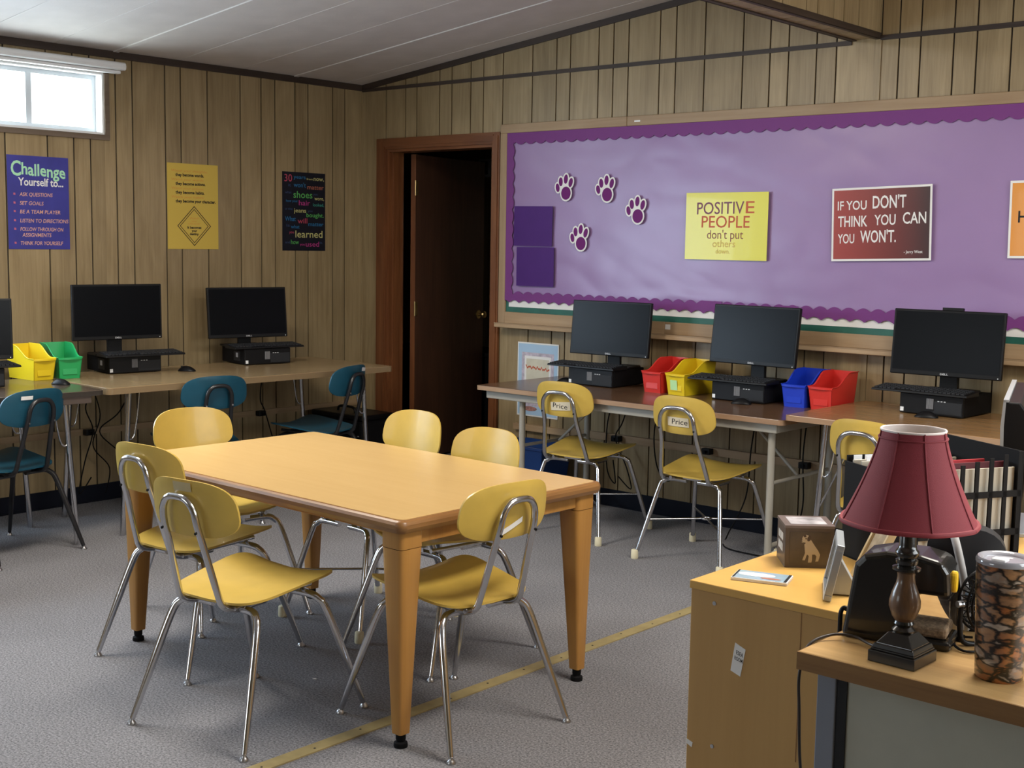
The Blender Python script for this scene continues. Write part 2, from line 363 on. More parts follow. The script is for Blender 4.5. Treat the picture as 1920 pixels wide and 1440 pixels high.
_font_cache = {}
def glyphs(text, bold=0.0, shear=0.0):
    key = (text, bold, shear)
    if key in _font_cache: return _font_cache[key]
    cu = bpy.data.curves.new('t', 'FONT'); cu.body = text; cu.offset = bold; cu.shear = shear; cu.resolution_u = 3
    o = bpy.data.objects.new('t', cu); C.objects.link(o)
    dg = bpy.context.evaluated_depsgraph_get(); me = bpy.data.meshes.new_from_object(o.evaluated_get(dg))
    vs = [v.co.copy() for v in me.vertices]; fs = [tuple(p.vertices) for p in me.polygons]
    bpy.data.objects.remove(o); bpy.data.curves.remove(cu); bpy.data.meshes.remove(me)
    _font_cache[key] = (vs, fs); return vs, fs
def text(mb, s, x0, x1, z, h, y, bold=0.01, shear=0.0, rise=0.0, wob=0.0):
    """lay lettering into a builder: x from x0 to x1, baseline z, cap height h, on plane y"""
    vs, fs = glyphs(s, bold, shear)
    if not vs: return
    xa = min(v.x for v in vs); xb = max(v.x for v in vs); k = (x1-x0)/(xb-xa); kz = h/0.70
    out = []
    for v in vs:
        t = (v.x-xa)/(xb-xa)
        out.append((x0+(v.x-xa)*k, y, z+v.y*kz+rise*t+wob*math.sin(t*17)))
    mb.add(out, fs)

# ------------------------------------------------------------------ the room shell
HX, SLOPE, RIDGE = 2.455, 0.113, 3.503
ROOMX, ROOMY = 7.10, -8.50
def zc(x): return HX + SLOPE*(x if x <= RIDGE else 2*RIDGE-x)

fl = MB().box(-0.12, ROOMX+0.12, ROOMY-0.12, 0.10, -0.06, 0.0).box(-2.55, 2.75, 0.10, 1.65, -0.06, 0.0).build('floor', CARPET)
tag(fl, 'grey flecked loop pile carpet floor', 'floor', kind='structure')

GR = 0.0042   # half a groove
def planks(parent, xs, spans, wall):
    """xs: groove positions along the wall; spans(x0,x1) -> list of (z00,z01,z10,z11) bottom/top at x0 and x1"""
    for a, b in zip(xs[:-1], xs[1:]):
        for (x0, x1, za, zb, ta, tb) in spans(a+GR, b-GR):
            if wall == 'back':
                p = [(x0, 0, za), (x1, 0, zb), (x1, 0.007, zb), (x0, 0.007, za), (x0, 0, ta), (x1, 0, tb), (x1, 0.007, tb), (x0, 0.007, ta)]
            elif wall == 'left':
                p = [(-0.007, x0, za), (0, x0, za), (0, x1, zb), (-0.007, x1, zb), (-0.007, x0, ta), (0, x0, ta), (0, x1, tb), (-0.007, x1, tb)]
            elif wall == 'right':
                p = [(ROOMX, x0, za), (ROOMX+0.007, x0, za), (ROOMX+0.007, x1, zb), (ROOMX, x1, zb), (ROOMX, x0, ta), (ROOMX+0.007, x0, ta), (ROOMX+0.007, x1, tb), (ROOMX, x1, tb)]
            elif wall == 'front':
                p = [(x0, ROOMY-0.007, za), (x1, ROOMY-0.007, zb), (x1, ROOMY, zb), (x0, ROOMY, za), (x0, ROOMY-0.007, ta), (x1, ROOMY-0.007, tb), (x1, ROOMY, tb), (x0, ROOMY, ta)]
            else:
                Y = wall; p = [(x0, Y, za), (x1, Y, zb), (x1, Y+0.007, zb), (x0, Y+0.007, za), (x0, Y, ta), (x1, Y, tb), (x1, Y+0.007, tb), (x0, Y+0.007, ta)]
            MB().hexa(p).build('plank', PANEL, parent)

def cut(a, b, zlo, zhi_a, zhi_b, holes):
    """split one plank a..b by rectangular holes (x0,x1,z0,z1)"""
    cuts = sorted({a, b} | {min(max(h[i], a), b) for h in holes for i in (0, 1)})
    out = []
    for p, q in zip(cuts[:-1], cuts[1:]):
        if q-p < 0.004: continue
        ta = zhi_a+(zhi_b-zhi_a)*(p-a)/(b-a); tb = zhi_a+(zhi_b-zhi_a)*(q-a)/(b-a)
        segs = [(zlo, None)]; lo = zlo; mid = (p+q)/2; done = False
        for h in sorted(holes, key=lambda h: h[2]):
            if h[0] < mid < h[1]:
                if h[2] > lo+0.01: out.append((p, q, lo, lo, h[2], h[2]))
                lo = h[3]
        if lo < min(ta, tb)-0.005: out.append((p, q, lo, lo, ta, tb))
    return out

DOOR = (0.245, 1.160, 0.0, 2.037)
WIN1 = (-2.66, -1.865, 2.005, 2.335)
WIN2 = (-4.95, -2.76, 1.00, 1.92)
WINR = (-3.80, -1.40, 1.10, 2.20)
WINF = (1.10, 3.30, 1.05, 2.15)
# left wall
gl = [-2.431, -2.199, -2.048, -1.950, -1.795, -1.691, -1.482, -1.379, -1.198, -0.965, -0.812, -0.708, -0.553, -0.450, -0.250, -0.148, 0.004]
base = [g for g in gl if -1.379 <= g <= -0.148]
gl_all = list(gl); k = 1
pat = [0.232, 0.151, 0.098, 0.155, 0.104, 0.209, 0.103, 0.168]
y = gl[0]; i = 0
while y > ROOMY:
    y -= pat[i % len(pat)]; i += 1; gl_all.insert(0, max(y, ROOMY))
def backing(name, rects, kind_label, cat='wall'):
    mb = MB()
    for r in rects: mb.box(*r)
    o = mb.build(name, GROOVE); return tag(o, kind_label, cat, kind='structure')
def ring_rects(lo, hi, z0, z1, holes):
    """rectangles covering lo..hi x z0..z1 minus holes"""
    cuts = sorted({lo, hi} | {h[i] for h in holes for i in (0, 1)}); out = []
    for p, q in zip(cuts[:-1], cuts[1:]):
        z = z0
        for h in sorted(holes, key=lambda h: h[2]):
            if h[0] < (p+q)/2 < h[1]:
                if h[2] > z: out.append((p, q, z, h[2]))
                z = h[3]
        if z < z1: out.append((p, q, z, z1))
    return out
wl = backing('wall_left', [(-0.10, -0.007, p, q, z0, z1) for (p, q, z0, z1) in ring_rects(ROOMY-0.1, 0.10, 0, 2.60, [WIN1, WIN2])],
             'left wall of wood grain panelling with dark vertical grooves')
planks(wl, gl_all, lambda a, b: cut(a, b, 0.0, zc(0), zc(0), [WIN1, WIN2]), 'left')
# back wall
gr = [0.0, 0.227, 0.405, 0.506, 0.705, 0.809, 0.967, 1.070, 1.225, 1.451, 1.629, 1.728, 1.927, 2.028, 2.129, 2.333, 2.435, 2.613, 2.840, 2.995,
      3.098, 3.249, 3.354, 3.558, 3.580, 3.668, 3.771, 3.926, 4.031, 4.183, 4.34, 4.56, 4.80, 4.92, 5.12, 5.22, 5.42, 5.55, 5.75, 5.85, 6.05, 6.28, 6.44, 6.64, 6.75, 6.95, ROOMX]
wb = backing('wall_back', [(p, q, 0.007, 0.10, z0, z1) for (p, q, z0, z1) in ring_rects(0, ROOMX, 0, 2.95, [DOOR])],
             'back wall of wood grain panelling rising to a gable')
planks(wb, gr, lambda a, b: cut(a, b, 0.0, zc(a), zc(b), [DOOR]), 'back')
# right and front walls (behind the camera)
wr = backing('wall_right', [(ROOMX+0.007, ROOMX+0.10, p, q, z0, z1) for (p, q, z0, z1) in ring_rects(ROOMY-0.1, 0.1, 0, 2.60, [WINR])], 'right wall of wood grain panelling')
gy = [ROOMY+0.25*i for i in range(int(-ROOMY/0.25)+1)]
planks(wr, gy, lambda a, b: cut(a, b, 0.0, zc(0), zc(0), [WINR]), 'right')
wf = backing('wall_front', [(p, q, ROOMY-0.10, ROOMY-0.007, z0, z1) for (p, q, z0, z1) in ring_rects(0, ROOMX, 0, 2.95, [WINF])], 'front wall of wood grain panelling behind the viewer')
gx = [ROOMX*i/28 for i in range(29)]
planks(wf, gx, lambda a, b: cut(a, b, 0.0, zc(a), zc(b), [WINF]), 'front')

# ceiling: sloped boards with thin joints
ce = MB()
ce.hexa([(-0.1, ROOMY-0.1, zc(0)+0.012-0.0113), (RIDGE, ROOMY-0.1, zc(RIDGE)+0.012), (RIDGE, 0.1, zc(RIDGE)+0.012), (-0.1, 0.1, zc(0)+0.0007),
         (-0.1, ROOMY-0.1, 3.05), (RIDGE, ROOMY-0.1, 3.05), (RIDGE, 0.1, 3.05), (-0.1, 0.1, 3.05)])
ce.hexa([(RIDGE, ROOMY-0.1, zc(RIDGE)+0.012), (ROOMX+0.1, ROOMY-0.1, zc(0)+0.0007), (ROOMX+0.1, 0.1, zc(0)+0.0007), (RIDGE, 0.1, zc(RIDGE)+0.012),
         (RIDGE, ROOMY-0.1, 3.05), (ROOMX+0.1, ROOMY-0.1, 3.05), (ROOMX+0.1, 0.1, 3.05), (RIDGE, 0.1, 3.05)])
ceil = tag(ce.build('ceiling', CEIL), 'low sloped ceiling of pale boards', 'ceiling', kind='structure')
seams = [0.0, -0.150, -0.553, -0.957, -1.389, -1.794, -2.158, -2.56]
while seams[-1] > ROOMY: seams.append(max(seams[-1]-0.405, ROOMY))
for a, b in zip(seams[1:], seams[:-1]):
    for side in (0, 1):
        x0, x1 = (0.0, RIDGE-0.07) if side == 0 else (RIDGE+0.07, ROOMX)
        p = [(x0, a+0.002, zc(x0)), (x1, a+0.002, zc(x1)), (x1, b-0.002, zc(x1)), (x0, b-0.002, zc(x0))]
        MB().hexa(p+[(q[0], q[1], q[2]+0.010) for q in p]).build('ceiling_board', CEIL, ceil)
for j, s in enumerate(seams[1:-1]):
    w, t = (0.016, 0.006) if j % 3 == 1 else (0.006, 0.0015)
    p = [(0.0, s-w, zc(0)-t), (RIDGE-0.07, s-w, zc(RIDGE-0.07)-t), (RIDGE-0.07, s+w, zc(RIDGE-0.07)-t), (0.0, s+w, zc(0)-t)]
    MB().hexa(p+[(q[0], q[1], q[2]+t) for q in p]).build('ceiling_batten', BATTEN, ceil)

# recessed ceiling lights, near the viewer
def troffer(label, x, y):
    t = thing('ceiling_light', label, 'ceiling light', (x, y, zc(x)), 0, 'ceiling lights'); tilt = math.atan(SLOPE)*(-1 if x < RIDGE else 1)
    t.rotation_euler = (0, tilt, 0)
    for (a0, a1, b0, b1) in ((-0.61, 0.61, -0.305, -0.275), (-0.61, 0.61, 0.275, 0.305), (-0.61, -0.58, -0.275, 0.275), (0.58, 0.61, -0.275, 0.275)): box('frame_bar', WHITE, t, b0, b1, a0, a1, -0.020, -0.001)
    box('diffuser', DIFF, t, -0.275, 0.275, -0.58, 0.58, -0.012, -0.006)
    l = bpy.data.lights.new('tube_glow', 'AREA'); l.shape = 'RECTANGLE'; l.size = 0.54; l.size_y = 1.14; l.energy = 44; l.color = (1.0, 0.93, 0.82)
    o = bpy.data.objects.new('tube_glow', l); C.objects.link(o); o.parent = t; o.location = (0, 0, -0.022)
DIFF = bpy.data.materials.new('diffuser'); DIFF.use_nodes = True
DIFF.node_tree.nodes['Principled BSDF'].inputs['Emission Color'].default_value = (1, 0.95, 0.86, 1); DIFF.node_tree.nodes['Principled BSDF'].inputs['Emission Strength'].default_value = 4
troffer('recessed ceiling light above the table side of the room', 2.0, -3.15)
troffer('recessed ceiling light above the desk side of the room', 5.25, -2.60)
# ridge beam clad in panelling
BX0, BX1, BZ = 3.434, 3.572, 2.432
beam = tag(MB().box(BX0+0.007, BX1-0.007, ROOMY, 0.0, BZ+0.006, 2.90).build('trim_1', GROOVE), 'boxed ridge beam clad in wood panelling along the ceiling', 'beam', kind='structure')
yy = [0.0]
i = 0
while yy[-1] > ROOMY: yy.append(max(yy[-1]-pat[i % 8]*0.95, ROOMY)); i += 1
for a, b in zip(yy[1:], yy[:-1]):
    MB().box(BX1-0.007, BX1, a+GR, b-GR, BZ+0.006, zc(BX1)).build('plank', PANEL, beam)
    MB().box(BX0, BX0+0.007, a+GR, b-GR, BZ+0.006, zc(BX0)).build('plank', PANEL, beam)
    MB().box(BX0, BX1, a+GR, b-GR, BZ, BZ+0.006).build('plank', PANEL, beam)
for x in (BX0-0.006, BX1-0.022):
    MB().box(x, x+0.028, ROOMY, -0.001, BZ-0.006, BZ+0.0).build('edge_strip', DTRIMY, beam)
MB().box(BX1, BX1+0.007, ROOMY, -0.001, BZ-0.006, BZ+0.022).build('edge_strip', DTRIMY, beam)
MB().box(BX0-0.007, BX0, ROOMY, -0.001, BZ-0.006, BZ+0.022).build('edge_strip', DTRIMY, beam)

# dark trim strips
def trim(n, mb, m, label): return tag(mb.build('trim_%d' % n, m), label, 'trim', kind='structure')
trim(2, MB().box(0.0, 0.012, ROOMY, 0.0, 2.417, zc(0)), DTRIMY, 'dark brown trim strip where the left wall meets the ceiling')
g = MB()
g.hexa([(0.012, -0.012, zc(0)-0.034), (BX0, -0.012, zc(BX0)-0.034), (BX0, 0, zc(BX0)-0.034), (0.012, 0, zc(0)-0.034),
        (0.012, -0.012, zc(0)), (BX0, -0.012, zc(BX0)), (BX0, 0, zc(BX0)), (0.012, 0, zc(0))])
trim(3, g, DTRIM, 'dark brown trim strip following the gable slope')
trim(4, MB().box(0.012, BX0, -0.008, 0, 2.410, 2.431), DTRIM, 'dark horizontal strip across the back wall left of the beam')
trim(5, MB().box(BX1+0.007, ROOMX, -0.008, 0, 2.420, 2.442), DTRIM, 'dark horizontal strip across the back wall right of the beam')
trim(6, MB().box(-0.001, 0.008, -0.008, 0.001, 0.0, 2.41), PANEL, 'thin wood strip in the corner of the two walls')
trim(7, MB().box(3.556, 3.583, -0.006, 0, 0.1, 2.425), PANEL, 'vertical wood joint strip on the back wall under the beam')
# baseboards
bb = MB().box(0.0, 0.006, ROOMY, 0.0, 0.0, 0.094).box(0.006, 0.014, ROOMY, 0.0, 0.0, 0.006)
tag(bb.build('baseboard_left', VINYLB), 'black vinyl baseboard along the left wall', 'baseboard', kind='structure')
bb = MB().box(0.006, 0.156, -0.006, 0, 0, 0.094).box(1.232, ROOMX, -0.006, 0, 0, 0.094).box(1.232, ROOMX, -0.014, -0.006, 0, 0.006)
tag(bb.build('baseboard_back', VINYLB), 'navy black vinyl baseboard along the back wall', 'baseboard', kind='structure')
# wiring rail on both walls
trim(8, MB().box(0.0, 0.022, -4.5, -0.05, 0.378, 0.412), PINEY, 'pale wooden rail low on the left wall under the tables')
trim(9, MB().box(1.80, 5.0, -0.022, 0, 0.370, 0.410), PINE, 'pale wooden rail low on the back wall under the tables')
blk = MB().box(1.372, 1.80, -0.030, 0.0, 0.362, 0.398)
trim(10, blk, PINE, 'short wooden shelf strip on the wall beside the blue bin')

# doorway
dt = MB()
trim(11, MB().box(0.156, 0.245, -0.016, 0, 0, 2.105).box(0.176, 0.232, -0.022, -0.016, 0, 2.085), CASING, 'reddish wooden door casing, left upright')
trim(12, MB().box(1.160, 1.222, -0.016, 0, 0, 2.105).box(1.172, 1.208, -0.022, -0.016, 0, 2.085), CASING, 'reddish wooden door casing, right upright')
trim(13, MB().box(0.245, 1.160, -0.016, 0, 2.037, 2.105).box(0.232, 1.172, -0.022, -0.016, 2.055, 2.090), CASINGX, 'reddish wooden door casing, head piece')
trim(14, MB().box(0.245, 0.262, 0.0, 0.125, 0, 2.037).box(0.262, 0.272, 0.03, 0.075, 0, 2.02), CASING, 'left door jamb')
trim(15, MB().box(1.143, 1.160, 0.0, 0.125, 0, 2.037).box(1.133, 1.143, 0.03, 0.075, 0, 2.02), CASING, 'right door jamb')
trim(16, MB().box(0.262, 1.143, 0.0, 0.125, 2.020, 2.037), CASINGX, 'head jamb of the doorway')
d = thing('door_1', 'dark brown wooden door standing open into the next room', 'door', (0.288, 0.160, 0), math.radians(101.5), kind='structure')
MB().box(0.012, 0.872, -0.036, 0.0, 0.012, 2.015).build('leaf', DOORW, d, bevel=0.003)
box('edge_strip', CASING, d, 0.008, 0.012, -0.036, 0.0, 0.012, 2.015)
for z in (1.80, 1.02, 0.26):
    h = box('hinge', BRASS, d, 0.000, 0.034, -0.040, -0.036, z-0.045, z+0.045)
    MB().tube([(0.0, -0.042, z-0.048), (0.0, -0.042, z+0.048)], 0.006, 8).build('hinge_pin', BRASS, h, smooth=40)
for sy, y0 in ((-1, -0.036), (1, 0.0)):
    kb = MB().tube([(0.805, y0, 0.95), (0.805, y0+sy*0.006, 0.95)], 0.030, 16).tube([(0.805, y0, 0.95), (0.805, y0+sy*0.035, 0.95)], 0.011, 10)
    kb.tube([(0.805, y0+sy*t, 0.95) for t in (0.030, 0.036, 0.046, 0.056, 0.062)], [0.012, 0.022, 0.027, 0.023, 0.010], 14)
    kb.build('knob', BRASS, d, smooth=40)
# the next room, seen through the doorway
nr = backing('wall_hall', [(-2.4, 2.6, 1.517, 1.60, 0, 2.6), (-2.5, -2.4, 0.1, 1.6, 0, 2.6), (2.6, 2.7, 0.1, 1.6, 0, 2.6), (-2.5, 2.7, 0.1, 1.6, 2.5, 2.6), (-2.5, 0.0, 0.10, 0.12, 0, 2.6)], 'dim panelled wall of the next room behind the open door')
hx = [-2.4+0.135*i+0.03*math.sin(i*2.1) for i in range(38)]
planks(nr, hx, lambda a, b: [(a, b, 0, 0, 2.5, 2.5)], 1.510)
th = thing('wall_thermostat', 'pale grey thermostat plate on the wall of the next room', 'thermostat', (-0.295, 1.509, 1.945))
box('plate', WHITE, th, -0.062, 0.062, -0.012, 0, 0, 0.135, bevel=0.004); box('cover', PORTG, th, -0.040, 0.040, -0.022, -0.012, 0.02, 0.115, bevel=0.004)
hc = thing('storage_cabinet', 'black low cabinet in the dim room beyond the door', 'cabinet', (-0.30, 1.28, 0))
box('body', BLACKM, hc, -0.6, 0.6, -0.20, 0.20, 0, 0.64, bevel=0.005); box('cabinet_top', BLACKM, hc, -0.62, 0.62, -0.215, 0.215, 0.64, 0.665)

WCAS = wood('window_casing', (0.20, 0.15, 0.11), (0.12, 0.085, 0.06), rough=0.5, axis='y', fine=40)
# windows
def window(n, hole, wall, label, mull, depth=0.10):
    """aluminium sliding window in a hole along the left (x=0), right or front wall"""
    w = thing('window_%d' % n, label, 'window', kind='structure')
    a, b, z0, z1 = hole
    def bx(u0, u1, v0, v1, d0, d1, name, m, par=w, bev=0):
        if wall == 'left': return box(name, m, par, -d1, -d0, u0, u1, v0, v1, bev)
        if wall == 'right': return box(name, m, par, ROOMX+d0, ROOMX+d1, u0, u1, v0, v1, bev)
        return box(name, m, par, u0, u1, ROOMY-d1, ROOMY-d0, v0, v1, bev)
    lin = 0.012
    bx(a, a+lin, z0, z1, 0.0, depth, 'reveal', WHITE); bx(b-lin, b, z0, z1, 0.0, depth, 'reveal', WHITE)
    bx(a+lin, b-lin, z0, z0+lin, 0.0, depth, 'sill', WHITE); bx(a+lin, b-lin, z1-lin, z1, 0.0, depth, 'reveal', WHITE)
    f = 0.024; d0, d1 = depth-0.035, depth-0.01
    bx(a+lin, b-lin, z0+lin, z0+lin+f, d0, d1, 'frame', ALU); bx(a+lin, b-lin, z1-lin-f, z1-lin, d0, d1, 'frame', ALU)
    bx(a+lin, a+lin+f, z0+lin+f, z1-lin-f, d0, d1, 'frame', ALU); bx(b-lin-f, b-lin, z0+lin+f, z1-lin-f, d0, d1, 'frame', ALU)
    ms = [a+lin+f] + mull + [b-lin-f]
    for m_ in mull: bx(m_-0.016, m_+0.016, z0+lin+f, z1-lin-f, d0-0.004, d1, 'mullion', ALU)
    for p, q in zip(ms[:-1], ms[1:]): bx(p+0.016, q-0.016, z0+lin+f, z1-lin-f, d0+0.01, d0+0.014, 'pane', GLASS)
    e = 0.028
    for (u0, u1, v0, v1) in ((a-e, b+e, z0-e, z0), (a-e, a, z0, z1), (b, b+e, z0, z1), (a-e, b+e, z1, z1+0.012)):
        bx(u0, u1, v0, v1, -0.010, 0.0, 'casing', WCAS)
    return w
window(1, WIN1, 'left', 'small high aluminium window glowing white near the ceiling', [-2.265])
window(2, WIN2, 'left', 'wide window further along the left wall', [-3.85])
window(3, WINR, 'right', 'wide window in the right wall', [-2.6])
window(4, WINF, 'front', 'wide window in the wall behind the viewer', [2.2])
bl = thing('blind_headrail', 'white raised blind headrail above the high window', 'blind', (0, 0, 0))
prof = [(0.010, 2.352), (0.052, 2.352), (0.062, 2.358), (0.066, 2.372), (0.062, 2.388), (0.052, 2.395), (0.010, 2.395)]
MB().prism([(x, z) for x, z in prof], 'y', -2.78, -1.765).build('valance', WHITE, bl)
box('bottom_rail', WHITE, bl, 0.012, 0.045, -2.76, -1.785, 2.334, 2.351, bevel=0.004)
box('bracket', ALU, bl, 0.0, 0.012, -1.82, -1.79, 2.345, 2.39); box('bracket', ALU, bl, 0.0, 0.012, -2.72, -2.69, 2.345, 2.39)

# floor strip under the beam
fs = thing('floor_strip', 'tan seam strip with dark nail heads running across the carpet', 'floor strip', (0, 0, 0.0))
STRIP = mat('strip_tan', (0.34, 0.27, 0.125), 0.5, var=0.12, scale=20)
MB().box(3.535, 3.585, ROOMY+0.1, -0.02, 0.0, 0.004).build('strip', STRIP, fs)
nb = MB()
for i in range(44): nb.lathe([(0.004, 0), (0.003, 0.001)], (3.56+0.008*math.sin(i*1.9), -0.2-0.187*i, 0.004), 8)
nb.build('nail_heads', INK, fs)['kind'] = 'stuff'

# ------------------------------------------------------------------ bulletin board
B0, B1 = 1.232, 4.90
bd = thing('bulletin_board', 'long bulletin board covered in lavender paper with scalloped purple border', 'bulletin board', (0, 0, 0))
box('board_panel', GREENB, bd, B0+0.05, B1-0.05, -0.010, -0.001, 1.04, 2.10)
box('frame', PINE, bd, B0, 2.145, -0.024, -0.001, 2.093, 2.145, bevel=0.003); box('frame', PINE, bd, 2.147, B1, -0.024, -0.001, 2.093, 2.145, bevel=0.003)
box('frame', PINEZ, bd, B0, B0+0.052, -0.024, -0.001, 0.985, 2.093, bevel=0.003); box('frame', PINEZ, bd, B1-0.052, B1, -0.024, -0.001, 0.985, 2.093, bevel=0.003)
box('frame', PINE, bd, B0+0.052, 2.43, -0.024, -0.001, 0.985, 1.052, bevel=0.003); box('frame', PINE, bd, 2.432, B1-0.052, -0.024, -0.001, 0.985, 1.052, bevel=0.003)
tr_ = box('tray', PINE, bd, 1.262, B1, -0.092, -0.001, 0.963, 0.985, bevel=0.004)
box('tray_lip', PINE, tr_, 1.262, B1, -0.092, -0.080, 0.985, 0.990)
box('tape_mark', WHITEP, bd, 2.197, 2.235, -0.0252, -0.024, 2.112, 2.121); box('price_sticker', WHITEP, bd, 2.435, 2.467, -0.0252, -0.024, 1.013, 1.040)
box('white_strip', WHITEP, bd, B0+0.075, B1-0.06, -0.0118, -0.010, 1.083, 1.16)
# wrinkled lavender paper
mb = MB(); nx, nz = 190, 60
X0, X1, Z0, Z1 = B0+0.06, B1-0.055, 1.140, 2.092
for j in range(nz+1):
    for i in range(nx+1):
        x = X0+(X1-X0)*i/nx; z = Z0+(Z1-Z0)*j/nz
        n1 = noise.noise(Vector((x*1.6, z*4.2+x*0.9, 3.1))); n2 = noise.noise(Vector((x*4.0+z*2, z*7.5, 9.0)))
        fold = math.exp(-((z-1.165-0.02*math.sin(x*3.1))/0.035)**2)
        dp = 0.0008 + 0.0060*abs(n1)*(0.35+0.65*max(0, 1-(z-1.14)/0.55)) + 0.0026*abs(n2) + 0.005*fold*(0.5+0.5*math.sin(x*2.3+1))
        mb.v.append((x, -0.0118-dp, z))
for j in range(nz):
    for i in range(nx):
        a = j*(nx+1)+i; mb.f.append((a, a+1, a+nx+2, a+nx+1))
mb.build('backing_paper', LAV, bd, smooth=60)
def wave(x, p, amp): return amp*abs(math.sin(PI*x/p))
n = 900; xs = [B0+0.053+(B1-B0-0.106)*i/n for i in range(n+1)]
MB().strip([(x, 2.0925) for x in xs], [(x, 2.040-wave(x, 0.075, 0.016)) for x in xs], 'y', -0.0215, -0.020).build('scalloped_border', BORD, bd)
MB().strip([(x, 1.158+wave(x, 0.075, 0.018)) for x in xs], [(x, 1.108+wave(x+0.03, 0.075, 0.016)) for x in xs], 'y', -0.0235, -0.022).build('scalloped_border', BORD, bd)
zs = [1.12+0.92*i/260 for i in range(261)]
MB().strip([(B0+0.053, z) for z in zs], [(B0+0.098+wave(z, 0.075, 0.013), z) for z in zs], 'y', -0.0225, -0.021).build('scalloped_border', BORD, bd)
box('border_splice', BORD, bd, 2.66, 2.78, -0.0245, -0.0236, 1.128, 1.175); box('border_splice', BORD, bd, 3.10, 3.22, -0.0245, -0.0236, 1.122, 1.170)

BF = -0.029   # front of things pinned on the board
def sheet(name, label, cat, cx, z0, w, h, m, tilt=0, group=None, border=None, y=BF):
    t = thing(name, label, cat, (cx, y, z0), 0, group); t.rotation_euler = (0, tilt, 0)
    if border:
        box('margin', border, t, -w/2, w/2, -0.0008, 0, 0, h); box('print', m, t, -w/2+0.010, w/2-0.010, -0.0014, -0.0008, 0.010, h-0.010)
    else: box('sheet', m, t, -w/2, w/2, -0.0012, 0, 0, h)
    return t
s1 = sheet('paper_sheet', 'upper dark purple paper sheet at the left end of the board', 'paper', 1.498, 1.441, 0.290, 0.228, DPURP, 0.01, 'dark purple sheets on the board')
s2 = sheet('paper_sheet', 'lower dark purple paper sheet at the left end of the board', 'paper', 1.520, 1.210, 0.282, 0.225, DPURP, -0.004, 'dark purple sheets on the board')
def paw(cx, cz, a, label):
    t = thing('paw_print', label, 'paw cutout', (cx, BF, cz), 0, 'paw print cutouts on the board'); t.rotation_euler = (0, a, 0)
    pads = [(0.012, -0.026, 0.034, 0.037, 0), (-0.050, 0.002, 0.0135, 0.024, 0.25), (-0.030, 0.036, 0.0140, 0.025, 0.12), (0.006, 0.052, 0.0140, 0.026, -0.05), (0.042, 0.034, 0.0140, 0.026, -0.22)]
    mb = MB()
    for k, (x, z, rx, rz, an) in enumerate(pads): mb.disc(x, z, rx+0.009, rz+0.009, -0.0010-0.00005*k, 0, an, 18)
    mb.disc(0.0, 0.0, 0.036, 0.036, -0.0009, 0, 0, 18)
    mb.build('cutout', WHITEP, t)
    for k, (x, z, rx, rz, an) in enumerate(pads): MB().disc(x, z, rx, rz, -0.0022, -0.0014, an, 20).build('pad', PAWP, t)
paw(1.729, 1.767, 0.05, 'paw print cutout furthest left on the upper row')
paw(2.018, 1.755, 0.0, 'deep magenta paw print cutout, second from the left on the upper row')
paw(2.228, 1.638, 0.02, 'paw print cutout furthest right, nearest the yellow poster')
paw(1.843, 1.487, 0.05, 'lowest paw print cutout, beside the dark purple sheets')

RINK = mat('red_orange_ink', (0.55, 0.10, 0.03), 0.6); BRINK = mat('brown_ink', (0.26, 0.09, 0.05), 0.6); OINK = mat('ochre_ink', (0.62, 0.42, 0.06), 0.6); PINKP = mat('plum_ink', (0.20, 0.06, 0.10), 0.6)
t = sheet('poster', 'bright yellow poster on the board about positive people', 'poster', 2.792, 1.388, 0.486, 0.343, PYEL, 0.0, 'quote posters on the board')
m1, m2, m3, m4 = MB(), MB(), MB(), MB(); Y = -0.0018
text(m1, 'POSITIV', -0.175, 0.105, 0.232, 0.062, Y, 0.004, rise=0.004); text(m2, 'E', 0.115, 0.165, 0.238, 0.060, Y, 0.004)
text(m2, 'PEOPLE', -0.145, 0.140, 0.165, 0.060, Y, 0.004)
text(m3, "don't put", -0.110, 0.105, 0.108, 0.045, Y, 0.0); text(m4, 'others', -0.075, 0.060, 0.066, 0.036, Y, 0.0); text(m4, 'down.', -0.055, 0.030, 0.032, 0.026, Y, 0.0)
m1.build('lettering', PINKP, t); m2.build('lettering', RINK, t); m3.build('lettering', BRINK, t); m4.build('lettering', OINK, t)
t = sheet('poster', 'dark red laminated poster on the board with white lettering', 'poster', 3.637, 1.402, 0.496, 0.345, PRED, -0.030, 'quote posters on the board', border=WHITEP)
m1 = MB(); Y = -0.0020
text(m1, 'IF YOU', -0.218, -0.070, 0.242, 0.042, Y, 0.012); text(m1, "DON'T", -0.040, 0.125, 0.245, 0.058, Y, 0.014)
text(m1, 'THINK', -0.215, -0.065, 0.163, 0.050, Y, 0.014); text(m1, 'YOU', -0.030, 0.075, 0.167, 0.048, Y, 0.012); text(m1, 'CAN', 0.110, 0.222, 0.170, 0.052, Y, 0.012)
text(m1, 'YOU', -0.215, -0.130, 0.085, 0.044, Y, 0.012); text(m1, "WON'T.", -0.100, 0.078, 0.087, 0.056, Y, 0.014); text(m1, '- Jerry West', 0.118, 0.208, 0.034, 0.013, Y, 0.012)
m1.build('lettering', WHITEP, t)
t = sheet('poster', 'orange poster with a white margin at the far right of the board', 'poster', 4.475, 1.430, 0.490, 0.335, PORG, -0.015, 'quote posters on the board', border=WHITEP)
m1 = MB(); text(m1, 'H', -0.205, -0.165, 0.155, 0.05, -0.002, 0.014); m1.build('lettering', INK, t)

